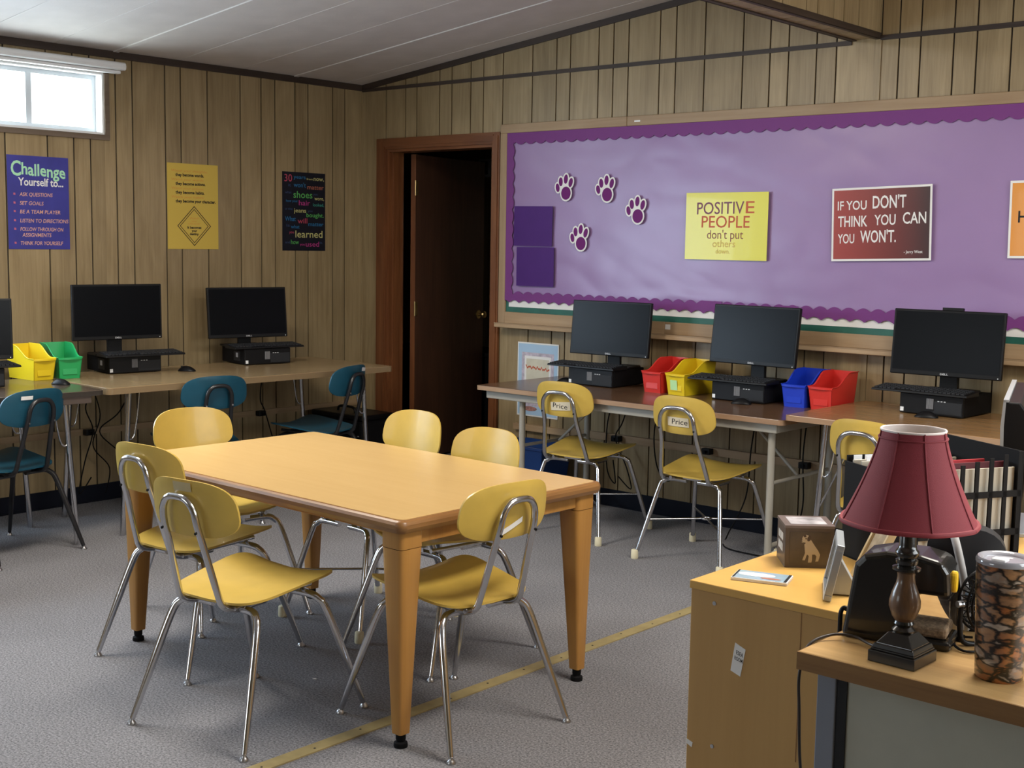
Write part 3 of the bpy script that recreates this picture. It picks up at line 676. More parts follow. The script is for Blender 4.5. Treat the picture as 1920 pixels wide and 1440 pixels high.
# ------------------------------------------------------------------ posters on the left wall
def wsheet(label, cy, z0, w, h, m):
    t = thing('poster', label, 'poster', (0.0015, cy, z0), PI/2, 'posters on the left wall'); box('sheet', m, t, -w/2, w/2, -0.0012, 0, 0, h); return t
PEACH = mat('peach_ink', (0.70, 0.38, 0.28), 0.6); MINT = mat('mint_ink', (0.40, 0.75, 0.48), 0.6); PINK = mat('pink_ink', (0.50, 0.12, 0.20), 0.6)
t = wsheet('deep blue poster reading Challenge Yourself below the high window', -2.256, 1.386, 0.343, 0.481, PBLUE)
w = 0.343; m1, m2, m3, m4 = MB(), MB(), MB(), MB(); Y = -0.0018
text(m1, 'C', -0.150, -0.095, 0.378, 0.075, Y, 0.02); text(m1, 'hallenge', -0.092, 0.153, 0.385, 0.060, Y, 0.022, rise=-0.012, wob=0.002)
text(m2, 'Yourself to...', -0.112, 0.140, 0.328, 0.040, Y, 0.02)
for s_, v, x1 in (('ASK QUESTIONS', 0.273, 0.078), ('SET GOALS', 0.228, 0.026), ('BE A TEAM PLAYER', 0.184, 0.120), ('LISTEN TO DIRECTIONS', 0.138, 0.165), ('FOLLOW THROUGH ON', 0.094, 0.135), ('THINK FOR YOURSELF', 0.022, 0.132)):
    text(m3, s_, -0.106, x1, v, 0.019, Y, 0.008, shear=0.15); m4.disc(-0.134, v+0.010, 0.007, 0.008, Y, Y+0.0003, 0.78, 4)
text(m3, 'ASSIGNMENTS', -0.096, 0.066, 0.064, 0.019, Y, 0.008, shear=0.15)
m1.build('lettering', MINT, t); m2.build('lettering', WHITEP, t); m3.build('lettering', PEACH, t); m4.build('bullets', PINK, t)
t = wsheet('gold poster with black lines and a diamond sign at its foot', -1.304, 1.393, 0.345, 0.487, PYEL2)
m1, m2, m3 = MB(), MB(), MB()
OR2 = mat('faint_orange_ink', (0.62, 0.26, 0.05), 0.6)
for i, (a, b_, x1) in enumerate((('Watch your thoughts;', 'they become words.', 0.075), ('Watch your words;', 'they become actions.', 0.085), ('Watch your actions;', 'they become habits.', 0.078), ('Watch your habits;', 'they become your character.', 0.155))):
    z = 0.437-i*0.0495
    text(m2, a, -0.145, 0.10 if i == 0 else 0.075, z+0.002, 0.013, Y, 0.0, shear=0.2); text(m1, b_, -0.118, x1, z-0.023, 0.017, Y, 0.035)
for r0_, r1_ in ((0.115, 0.109), (0.098, 0.093)):
    cz = 0.132; o_ = [(0, r0_), (r0_, 0), (0, -r0_), (-r0_, 0), (0, r0_)]; i_ = [(0, r1_), (r1_, 0), (0, -r1_), (-r1_, 0), (0, r1_)]
    m1.strip([(p[0]+0.006, cz+p[1]) for p in o_], [(p[0]+0.006, cz+p[1]) for p in i_], 'y', Y, Y+0.0003)
for s_, z, hw in (('Watch', 0.172, 0.030), ('your', 0.156, 0.020), ('character', 0.141, 0.042)): text(m2, s_, 0.006-hw, 0.006+hw, z, 0.011, Y, 0.0, shear=0.2)
for s_, z, hw in (('It becomes', 0.117, 0.048), ('your', 0.099, 0.019), ('destiny.', 0.080, 0.032)): text(m1, s_, 0.006-hw, 0.006+hw, z, 0.014, Y, 0.035)
m1.build('lettering', INK, t); m2.build('lettering', OR2, t)
t = wsheet('black poster with neon coloured words nearest the corner', -0.485, 1.388, 0.342, 0.485, PNAVY)
cols = {'r': (0.45, 0.06, 0.11), 'b': (0.02, 0.16, 0.36), 'y': (0.55, 0.52, 0.20), 'g': (0.10, 0.42, 0.10), 'd': (0.04, 0.07, 0.16), 't': (0.05, 0.30, 0.24), 'o': (0.42, 0.13, 0.08), 'p': (0.45, 0.04, 0.22)}
bs = {k_: MB() for k_ in cols}
for k_, s_, x0, x1, z, h in (('r', '30', -0.155, -0.095, 0.425, 0.045), ('b', 'years', -0.083, 0.012, 0.445, 0.022), ('y', 'from', 0.02, 0.07, 0.440, 0.012), ('y', 'now,', 0.077, 0.160, 0.438, 0.026),
    ('d', 'it', -0.125, -0.105, 0.395, 0.018), ('b', "won't", -0.082, 0.014, 0.393, 0.028), ('o', 'matter', 0.026, 0.158, 0.383, 0.028),
    ('d', 'what', -0.150, -0.100, 0.352, 0.015), ('g', 'shoes', -0.085, 0.066, 0.327, 0.042), ('d', 'you', 0.075, 0.108, 0.347, 0.014), ('y', 'wore,', 0.083, 0.160, 0.317, 0.024),
    ('b', 'how your', -0.142, -0.050, 0.300, 0.015), ('p', 'hair', -0.042, 0.048, 0.282, 0.032), ('t', 'looked,', 0.072, 0.160, 0.278, 0.020),
    ('d', 'or what', -0.150, -0.090, 0.252, 0.013), ('y', 'jeans', -0.082, 0.016, 0.237, 0.026), ('d', 'you', 0.03, 0.066, 0.242, 0.014), ('g', 'bought.', 0.018, 0.158, 0.210, 0.026),
    ('b', 'What', -0.150, -0.068, 0.183, 0.028), ('r', 'will', -0.052, 0.025, 0.170, 0.032), ('b', 'matter', 0.033, 0.156, 0.155, 0.024), ('d', 'is', -0.140, -0.115, 0.148, 0.018), ('b', 'what', -0.105, -0.038, 0.138, 0.022),
    ('r', 'you', -0.118, -0.082, 0.107, 0.016), ('y', 'learned', -0.070, 0.148, 0.082, 0.044), ('d', 'and', -0.150, -0.112, 0.045, 0.015), ('g', 'how', -0.105, -0.043, 0.040, 0.028), ('p', 'you', -0.034, 0.004, 0.032, 0.016), ('p', 'used', 0.012, 0.120, 0.026, 0.032), ('d', 'it.', 0.126, 0.152, 0.044, 0.015)):
    text(bs[k_], s_, x0, x1, z, h, Y, 0.004)
for k_, mb in bs.items(): mb.build('lettering', mat('neon_'+k_, cols[k_], 0.6), t)

# ------------------------------------------------------------------ chairs
def chair_meshes(kind):
    """kind: glide (chrome, splayed legs), cap (rubber tipped, cross stretcher), teal (black frame)"""
    sm = TEAL if kind == 'teal' else YEL; fm = BLKTUBE if kind == 'teal' else CHROME
    D = {}
    # seat shell
    out = []
    for (x, y) in superoval(1, 1, 5.0, 44):
        yy_ = 0.008+0.187*y; hw = 0.192 + 0.020*(yy_/0.19); out.append((hw*x, yy_))
    def top(x, y, r):
        t = (y+0.18)/0.37; z = 0.413+0.024*t
        z += 0.016*(x/0.2)**2*(0.4+0.9*max(0, t)) - 0.010*math.exp(-((t-0.33)/0.28)**2)*(1-(x/0.21)**2)
        z -= 0.014*max(0, (y-0.150)/0.045)**2*(1-0.8*(x/0.2)**2)
        return (x, y, z)
    D['seat'] = MB().shell(out, top, (0, 0, -0.011), 8).mesh('seat', sm, 50)
    # back shell
    zm, hh = (0.693, 0.085) if kind != 'cap' else (0.700, 0.088)
    bo = superoval(0.174 if kind != 'cap' else 0.166, hh, 3.0, 44)
    def bt(x, z, r):
        t = (z)/hh
        return (x*(1-0.05*t), -0.250 - 0.17*z + 0.045*(x/0.18)**2, zm+z)
    D['backrest'] = MB().shell(bo, bt, (0, -0.010, 0), 8).mesh('backrest', sm, 50)
    # hoop behind the back, coming down beside the seat and curling under it
    hw = 0.068 if kind != 'cap' else 0.092
    ht = 0.730 if kind != 'cap' else 0.736
    def hy(z): return -0.277-0.17*(z-zm)
    pts = [(-0.085 if kind != 'cap' else -0.125, -0.02, 0.385), (-0.088 if kind != 'cap' else -0.128, -0.10, 0.384), (-0.088 if kind != 'cap' else -0.128, -0.150, 0.386), (-0.086 if kind != 'cap' else -0.126, -0.192, 0.405), (-0.082 if kind != 'cap' else -0.120, -0.210, 0.45)]
    pts += [(-hw-0.004, hy(0.58)+0.010, 0.58), (-hw, hy(ht-0.08), ht-0.08), (-hw*0.90, hy(ht-0.035), ht-0.035), (-hw*0.55, hy(ht-0.006), ht-0.006), (0, hy(ht), ht)]
    full = pts + [(-p[0], p[1], p[2]) for p in reversed(pts[:-1])]
    D['back_hoop'] = MB().tube(smoothpath(full, 5), 0.0105, 10).mesh('back_hoop', fm, 60)
    for sx in (-1, 1):
        x = sx*(hw+0.001); z = ht-0.10
        D['rivet_%d' % sx] = MB().tube([(x, hy(z)-0.0095, z), (x, hy(z)-0.0125, z)], 0.0042, 8).mesh('rivet', STEEL if kind == 'teal' else BLACK, 40)
    # legs: two inverted U tubes under the seat
    for key, sy, fy in (('rear', -1, 0.262), ('front', 1, 0.262)):
        for sx in (-1, 1):
            if kind == 'cap':
                p = [(sx*0.03, sy*0.125, 0.380), (sx*0.120, sy*0.130, 0.380), (sx*0.150, sy*0.140, 0.366), (sx*0.166, sy*0.155, 0.330), (sx*0.225, sy*0.235, 0.035)]
                rr = [0.0105]*4+[0.0105]
            else:
                p = [(sx*0.03, sy*0.118, 0.380), (sx*0.125, sy*0.122, 0.380), (sx*0.158, sy*0.132, 0.368), (sx*0.178, sy*0.150, 0.330), (sx*0.208, sy*0.205, 0.17), (sx*0.235, sy*0.258, 0.016)]
                rr = None
            P = smoothpath(p, 5); R_ = [0.0120 if q.z > 0.2 else 0.0085+0.0035*q.z/0.2 for q in P] if kind != 'cap' else 0.0108
            D['leg_%s_%d' % (key, sx)] = MB().tube(P, R_, 10).mesh('leg', fm, 60)
            fx, fy_ = (sx*0.236, sy*0.260) if kind != 'cap' else (sx*0.2315, sy*0.244)
            if kind == 'cap':
                D['foot_%s_%d' % (key, sx)] = MB().lathe([(0.0165, 0), (0.0175, 0.004), (0.0165, 0.040), (0.013, 0.043)], (fx, fy_, 0), 14).mesh('rubber_foot', RUBBER, 50)
            else:
                D['foot_%s_%d' % (key, sx)] = MB().lathe([(0.014, 0), (0.0145, 0.003), (0.010, 0.010), (0.0065, 0.014), (0.0065, 0.020)], (fx, fy_, 0), 14).mesh('glide', STEEL, 50)
    sf = MB()
    for sx in (-1, 1): sf.tube([(sx*0.10, -0.16, 0.392), (sx*0.11, 0.15, 0.402)], 0.008, 8)
    for sy in (-1, 1): sf.box(-0.05, 0.05, sy*0.12-0.012, sy*0.12+0.012, 0.386, 0.400)
    D['seat_frame'] = sf.mesh('seat_frame', fm, 50)
    if kind == 'cap':
        st = MB(); z = 0.185; k_ = (0.330-z)/(0.330-0.035); fx = 0.166+(0.225-0.166)*k_; fy2 = 0.155+(0.235-0.155)*k_
        for sx, sy in ((-1, -1), (1, -1), (1, 1), (-1, 1)): st.tube([(sx*fx, sy*fy2, z), (sx*0.016, sy*0.016, z+0.004)], 0.0048, 8)
        ring = [(0.022*math.cos(2*PI*i/14), 0.022*math.sin(2*PI*i/14), z+0.004) for i in range(15)]
        st.tube(ring, 0.005, 8)
        D['stretcher'] = st.mesh('stretcher', fm, 60)
    return D
CH = {}
def chair(kind, loc, fwd_deg, label, group, tape=None, writing=None, name='school_chair'):
    if kind not in CH: CH[kind] = chair_meshes(kind)
    D = CH[kind]
    t = thing(name, label, 'chair', (loc[0], loc[1], 0), math.radians(fwd_deg-90), group)
    for k_, me in D.items():
        if k_.startswith('foot'): continue
        nm = 'leg' if k_.startswith('leg') else 'rivet' if k_.startswith('rivet') else k_
        o = put(nm, me, t)
        if k_.startswith('leg'): put(D['foot'+k_[3:]].name.split('.')[0], D['foot'+k_[3:]], o)
    if tape:   # (x0,x1,z0,z1,tilt) on the rear of the back
        x0, x1, z0, z1, tilt = tape
        zm = 0.700 if kind == 'cap' else 0.693
        def yb(x, z): return -0.2615 - 0.17*(z-zm) + 0.045*(x/0.18)**2
        nn = 8; mb = MB(); 
        for i in range(nn+1):
            x = x0+(x1-x0)*i/nn
            for z in (z0, z1):
                zz = z+tilt*(x-x0); mb.v.append((-x, yb(x, zz)-0.0010, zz))
        mb.f = [(2*i, 2*i+1, 2*i+3, 2*i+2) for i in range(nn)]
        o = mb.build('name_tape', TAPE if writing else (WHITEP if kind == 'teal' or tilt else mat('clear_tape', (0.50, 0.41, 0.22), 0.4)), t)
        if writing:
            tb = MB(); xa, xb = x0+0.014, x1-0.016
            vs, fs_ = glyphs(writing, 0.0, 0.1); mnx = min(v.x for v in vs); mxx = max(v.x for v in vs)
            pts = []
            for v in vs:
                u = (v.x-mnx)/(mxx-mnx); x = x1-0.016-(x1-x0-0.030)*(1-u) if False else xa+(xb-xa)*u; z = z0+(z1-z0)*0.24+v.y*(z1-z0)*0.85+tilt*(x-x0)
                pts.append((x, yb(x, z)-0.0016, z))
            tb.add(pts, fs_); tb.build('handwriting', INK, o)
    return t
G1 = 'yellow chairs around the maple table'; G2 = 'yellow chairs at the wall tables'; G3 = 'teal chairs at the left wall tables'
chair('glide', (2.588, -3.082), 95.5, 'yellow chair on the near long side of the table, further left', G1)
c2 = chair('glide', (3.216, -3.342), 97.8, 'yellow chair pulled out furthest at the near long side, seat fully in view', G1, tape=(-0.045, 0.025, 0.745, 0.772, 0.0))
chair('glide', (3.680, -2.925), 175.5, 'yellow chair at the near right end of the table with a slanted tape', G1, tape=(-0.035, 0.045, 0.655, 0.672, -0.42))
chair('glide', (2.225, -2.730), -6, 'yellow chair at the far left end of the table, backrest front showing', G1)
chair('cap', (2.700, -2.380), -92, 'yellow chair on the far long side nearest the door', G1)
chair('glide', (3.178, -2.470), -93, 'yellow chair on the far long side, nearest the table corner by the blue bin', G1)
chair('cap', (2.368, -0.590), 95, 'yellow chair with rubber feet and a name tape, nearest the doorway', G2, tape=(-0.058, 0.058, 0.648, 0.690, -0.07), writing='Price')
chair('cap', (3.125, -0.645), 90, 'yellow chair with rubber feet and a name tape, in front of the second monitor', G2, tape=(-0.052, 0.062, 0.648, 0.690, 0.0), writing='Price')
chair('cap', (4.085, -0.760), 85, 'yellow chair half hidden behind the red lampshade', G2)
chair('teal', (0.745, -2.870), 191.5, 'teal chair at the left edge of the picture, nearest to us', G3, tape=(0.040, 0.095, 0.735, 0.752, 0.0))
chair('teal', (0.795, -1.840), 168, 'teal chair pushed in below the two monitors on the left wall', G3)
chair('teal', (0.815, -1.075), 196, 'teal chair turned aside at the corner end of the left wall table', G3, tape=(-0.120, -0.060, 0.735, 0.755, 0.1))

# ------------------------------------------------------------------ maple table
tt = thing('library_table', 'large maple table with tapered wooden legs in the middle of the room', 'table', (3.034, -2.780, 0), math.radians(-1.0))
L, Wd = 1.500, 0.898
MB().prism(roundrect(-L/2+0.012, L/2-0.012, -Wd/2+0.012, Wd/2-0.012, 0.022), 'z', 0.645, 0.6805).build('table_top', MAPLE, tt)
def nose(sx0, sx1, y, sgn, axis):
    prof = [(0.012, 0.645), (0.012, 0.6800), (0.004, 0.6800), (-0.003, 0.676), (-0.007, 0.668), (-0.007, 0.656), (-0.002, 0.646)]
    return prof
pr = [(0.014, 0.640), (0.014, 0.6795), (0.005, 0.6790), (-0.002, 0.675), (-0.006, 0.667), (-0.005, 0.655), (0.002, 0.642)]
for sg in (-1, 1):
    MB().prism([(sg*(Wd/2-p[0]), p[1]) for p in pr], 'x', -L/2+0.02, L/2-0.02).build('edge_moulding', EDGE, tt)
    MB().prism([(sg*(L/2-p[0]), p[1]) for p in pr], 'y', -Wd/2+0.02, Wd/2-0.02).build('edge_moulding', EDGEY, tt)
for sx in (-1, 1):
    for sy in (-1, 1):
        cx, cy = sx*(L/2-0.020), sy*(Wd/2-0.020)
        MB().lathe([(0.010, 0.640), (0.018, 0.642), (0.025, 0.655), (0.026, 0.667), (0.022, 0.675), (0.015, 0.679), (0.008, 0.6795)], (cx, cy, 0), 20).build('corner_cap', EDGE, tt, smooth=50)

for sg in (-1, 1):
    box('apron', LEGW, tt, -L/2+0.10, L/2-0.10, sg*(Wd/2-0.085)-0.010, sg*(Wd/2-0.085)+0.010, 0.612, 0.645, 0.002)
    box('apron', LEGW, tt, sg*(L/2-0.035)-0.010, sg*(L/2-0.035)+0.010, -Wd/2+0.09, Wd/2-0.09, 0.600, 0.645, 0.002)
for sx in (-1, 1):
    for sy in (-1, 1):
        cx, cy = sx*(L/2-0.058), sy*(Wd/2-0.058)
        head = MB().prism(roundrect(cx-0.044, cx+0.044, cy-0.044, cy+0.044, 0.014, 3), 'z', 0.592, 0.645)
        o = MB(); a = roundrect(-0.044, 0.044, -0.044, 0.044, 0.016, 3); b = roundrect(-0.020, 0.020, -0.020, 0.020, 0.007, 3)
        ox, oy = sx*0.010, sy*0.010; n_ = len(a)
        vs = [(cx+p[0], cy+p[1], 0.590) for p in a] + [(cx+ox+p[0], cy+oy+p[1], 0.042) for p in b]
        o.add(vs, [tuple(range(n_)), tuple(range(2*n_-1, n_-1, -1))]+[(i, (i+1) % n_, n_+(i+1) % n_, n_+i) for i in range(n_)])
        lg = o.build('leg', LEGW, tt, smooth=35)
        head.build('leg_block', LEGW, lg, smooth=35)
        MB().lathe([(0.020, 0), (0.021, 0.004), (0.020, 0.014), (0.013, 0.018), (0.015, 0.024), (0.015, 0.042)], (cx+ox, cy+oy, 0), 16).build('foot_pad', BLACKM, lg, smooth=45)

# ------------------------------------------------------------------ wall tables
def wall_table(label, loc, rz, length, depth, h, topm, edgem, style, thick=0.022, apron=None, apm=BEIGE, legm=CHROME):
    """local: x along the wall (0..length), front at -depth, back at 0"""
    t = thing('work_table', label, 'table', (loc[0], loc[1], 0), rz, 'computer tables along the walls')
    MB().prism(roundrect(0.004, length-0.004, -depth+0.004, -0.004, 0.022), 'z', h-thick, h).build('table_top', topm, t, bevel=0.002)
    o = roundrect(0, length, -depth, 0, 0.026); i_ = roundrect(0.006, length-0.006, -depth+0.006, -0.006, 0.022)
    MB().strip(o+o[:1], i_+i_[:1], 'z', h-thick-0.002, h-0.002).build('edge_band', edgem, t)
    if apron:
        a0 = h-thick-apron
        for y in (-depth+0.045, -0.06): box('apron', apm, t, 0.05, length-0.05, y-0.012, y+0.012, a0, h-thick-0.001, 0.004)
        for x in (0.05, length-0.07): box('apron', apm, t, x, x+0.02, -depth+0.055, -0.07, a0, h-thick-0.001, 0.004)
    zt = h-thick-0.001
    for x in (0.26 if style == 'fold' else 0.16, length-(0.10 if style == 'fold' else 0.16)):
        s_ = 1 if x < length/2 else -1
        for y in (-depth+0.085, -0.10):
            if style == 'fold':
                MB().tube([(x, y, 0.0), (x, y, zt)], 0.0165, 12).build('leg', legm, t, smooth=50)
            else:
                MB().tube([(x-s_*0.05, y, 0.0), (x, y, zt)], 0.0135, 12).build('leg', legm, t, smooth=50)
                MB().tube(smoothpath([(x+s_*0.055, y, zt), (x+s_*0.045, y, zt-0.10), (x+s_*0.020, y, zt-0.225), (x-s_*0.015, y, zt-0.215), (x-s_*0.005, y+0.03, zt-0.05), (x, y+0.035, zt)], 5), 0.0045, 8).build('brace_rod', legm, t, smooth=60)
                if style == 'v': MB().tube([(x+s_*0.16, y, zt), (x-s_*0.030, y, zt-0.40)], 0.0045, 8).build('brace_rod', legm, t, smooth=60)
        if style == 'fold':
            MB().tube([(x, -depth+0.085, 0.12), (x, -0.10, 0.12)], 0.011, 10).build('cross_bar', legm, t, smooth=50)
            MB().tube([(x+s_*0.02, -depth/2, zt-0.28), (x+s_*0.32, -depth/2, zt-0.01)], 0.008, 8).build('fold_brace', legm, t, smooth=50)
            MB().tube([(x, -depth+0.085, zt-0.28), (x, -0.10, zt-0.28)], 0.009, 8).build('cross_bar', legm, t, smooth=50)
    return t
EDGEA = wood('band_walnut', (0.40, 0.26, 0.16), (0.28, 0.165, 0.095), rough=0.35, axis='x', fine=50, objvar=0)
EDGET = mat('band_tan', (0.235, 0.160, 0.085), 0.35)
EDGED = mat('band_dark', (0.035, 0.027, 0.022), 0.35)
TA = wall_table('dark walnut folding table with beige apron below the board', (1.745, -0.030), 0, 1.83, 0.735, 0.710, WALNUT, EDGEA, 'fold', apron=0.045, legm=BEIGE)
TB = wall_table('oak topped table with chrome legs below the third monitor', (3.590, -0.025), 0, 1.83, 0.765, 0.740, OAKTOP, EDGEA, 'v')
TL1 = wall_table('tan topped table along the left wall below two monitors', (0.150, -2.400), PI/2-0.03, 1.80, 0.765, 0.742, TANTOP, EDGET, 'loop', thick=0.030)
TL0 = wall_table('dark topped table at the left edge holding the yellow and green bins', (0.150, -4.245), PI/2-0.060, 1.83, 0.690, 0.742, DARKTOP, EDGED, 'loop', apron=0.04, apm=BROWNAP)

# ------------------------------------------------------------------ computers
def monitor(label, c, rz, tilt, basez, group, w=0.490, h=0.290, cam_bar=False):
    t = thing('monitor', label, 'monitor', (c[0], c[1], basez+0.0005), rz, group)
    zc_ = c[2]-basez
    hd = bpy.data.objects.new('head', None)
    R_ = Matrix.Rotation(-tilt, 4, 'X')
    def tf(mb):
        mb.v = [tuple((R_ @ Vector(v)) + Vector((0, 0, zc_))) for v in mb.v]; return mb
    pan = tf(MB().box(-w/2, w/2, 0.0, 0.020, -h/2, h/2)).build('casing', BLACK, t, bevel=0.004)
    tf(MB().box(-w/2+0.05, w/2-0.05, 0.020, 0.045, -h/2+0.05, h/2-0.05)).build('rear_housing', BLACK, t, bevel=0.006)
    tf(MB().box(-w/2+0.010, w/2-0.010, -0.0015, 0.0, -h/2+0.020, h/2-0.010)).build('screen', SCREEN, t)
    lg = MB(); text(lg, 'DELL', -0.018, 0.018, -h/2+0.0065, 0.008, -0.0006, 0.02); tf(lg).build('logo', SILVER, pan)
    tf(MB().box(w/2-0.016, w/2-0.012, -0.0008, 0, -h/2+0.006, -h/2+0.010)).build('power_light', WHITE, pan)
    if cam_bar: tf(MB().box(-0.03, 0.06, 0.0, 0.02, h/2, h/2+0.012)).build('speaker_bar', BLACK, t)
    MB().box(-0.040, 0.040, 0.046, 0.066, 0.008, zc_+0.02).build('neck', BLACK, t, bevel=0.004)
    MB().prism(roundrect(-0.115, 0.115, 0.010, 0.15, 0.02), 'z', 0.0, 0.010).build('base', BLACK, t, bevel=0.003)
    return t
def pc(label, x, y, z, rz, group, w=0.290, d=0.290, h=0.093, flip=1):
    t = thing('desktop_computer', label, 'computer', (x, y, z), rz, group)
    MB().box(-w/2, w/2, 0.012, d, 0.004, h).build('case', BLACKM, t, bevel=0.004)
    fp = MB().box(-w/2, w/2, 0.0, 0.012, 0.003, h-0.001).build('front_panel', BLACK, t, bevel=0.004)
    box('drive_door', DGREY, fp, 0.015, w/2-0.006, -0.0015, 0.0, 0.012, h-0.028)
    for i in range(6): box('vent_slat', PORTG, fp, -0.020+i*0.0055, -0.0165+i*0.0055, -0.002, 0.0, 0.030, 0.075)
    for i in range(3): box('usb_port', SILVER, fp, 0.030+i*0.014, 0.038+i*0.014, -0.0022, 0.0, 0.064, 0.068)
    box('sticker', WHITE, fp, -w/2+0.004, -w/2+0.020, -0.001, 0.0, 0.010, 0.028)
    sd = box('side_plate', DGREY, t, -w/2-0.001, -w/2, 0.06, 0.14, 0.020, 0.075); box('badge', SILVER, sd, -w/2-0.0016, -w/2-0.001, 0.085, 0.112, 0.040, 0.066)
    for sx in (-1, 1):
        for y_ in (0.03, d-0.03): MB().lathe([(0.010, 0), (0.010, 0.005)], (sx*(w/2-0.03), y_, 0), 10).build('foot', BLACKM, t)
    return t
KB = {}
def keyboard(label, x, y, z, rz, group):
    t = thing('keyboard', label, 'keyboard', (x, y, z), rz, group)
    if not KB:
        KB['b'] = MB().hexa([(-0.220, -0.065, 0), (0.220, -0.065, 0), (0.220, 0.065, 0), (-0.220, 0.065, 0), (-0.218, -0.063, 0.010), (0.218, -0.063, 0.010), (0.218, 0.063, 0.020), (-0.218, 0.063, 0.020)]).mesh('base', BLACK)
        mb = MB()
        for r in range(6):
            for k in range(21):
                if r == 0 and 4 < k < 9: continue
                x0 = -0.208+k*0.0198; y0 = -0.056+r*0.0188; zz = 0.010+0.010*(y0+0.063)/0.126
                mb.box(x0, x0+0.016, y0, y0+0.015, zz, zz+0.006)
        KB['k'] = mb.mesh('keys', DGREY)
    put('base', KB['b'], t, bevel=0.002); o = put('keys', KB['k'], t); o['kind'] = 'stuff'
    return t
def mouse(label, x, y, z, rz, group):
    t = thing('mouse', label, 'mouse', (x, y, z), rz, group)
    mb = MB(); n_ = 16
    prof = superoval(0.028, 0.050, 2.6, 22)
    mb.shell(prof, lambda x_, y_, r: (x_, y_, 0.004+0.025*(1-r**2.2)*(1+0.15*y_/0.055)), (0, 0, -0.004), 6)
    mb.build('shell', BLACK, t, smooth=70)
    MB().box(-0.004, 0.004, 0.018, 0.034, 0.018, 0.0275).build('scroll_wheel', DGREY, t)
    return t
GM, GP, GK, GO = 'monitors on the wall tables', 'desktop computers on the wall tables', 'keyboards on the computers', 'mice beside the computers'
PCH = 0.094
# right: three stations on the back wall; left: stations on the left wall
def station(x, y, z, rz, mpos, mrz, tilt, lab, cam_bar=False, kx=-0.05, ky=0.035, mo=None):
    pc('black desktop computer lying flat '+lab, x, y, z, rz, GP)
    monitor('black flat monitor '+lab, mpos, mrz, tilt, z+PCH, GM, cam_bar=cam_bar)
    c, s_ = math.cos(rz), math.sin(rz)
    keyboard('black keyboard set on top of the computer '+lab, x+c*kx-s_*ky, y+s_*kx+c*ky, z+PCH, rz, GK)
    if mo: mouse('black mouse '+lab, mo[0], mo[1], z, rz+mo[2], GO)
station(2.185, -0.345, 0.710, 0.02, (2.225, -0.235, 1.013), math.radians(4.9), 0.10, 'at the picture end of the walnut table', mo=(1.99, -0.31, -1.2))
station(3.085, -0.340, 0.710, 0.02, (3.098, -0.232, 1.028), math.radians(-2.5), 0.12, 'between the yellow and the blue bin', mo=(3.14, -0.395, -1.3))
station(4.050, -0.335, 0.740, -0.03, (4.068, -0.245, 1.051), math.radians(3.0), 0.09, 'on the oak table behind the red lamp', cam_bar=True, mo=(4.06, -0.40, -1.3))
station(0.385, -1.940, 0.742, math.radians(82), (0.330, -2.005, 1.064), math.radians(81.8), 0.02, 'on the tan table nearest the green bin', kx=0.03, ky=-0.010, mo=(0.47, -1.68, 0.6))
station(0.445, -1.115, 0.742, math.radians(80), (0.300, -1.145, 1.034), math.radians(78), 0.10, 'on the tan table nearest the corner', kx=0.01, ky=0.055)
station(0.560, -2.900, 0.742, math.radians(86), (0.420, -2.900, 1.010), math.radians(78), 0.03, 'cut off by the left picture edge', kx=0.0, ky=0.05, mo=(0.62, -2.50, 0.4))

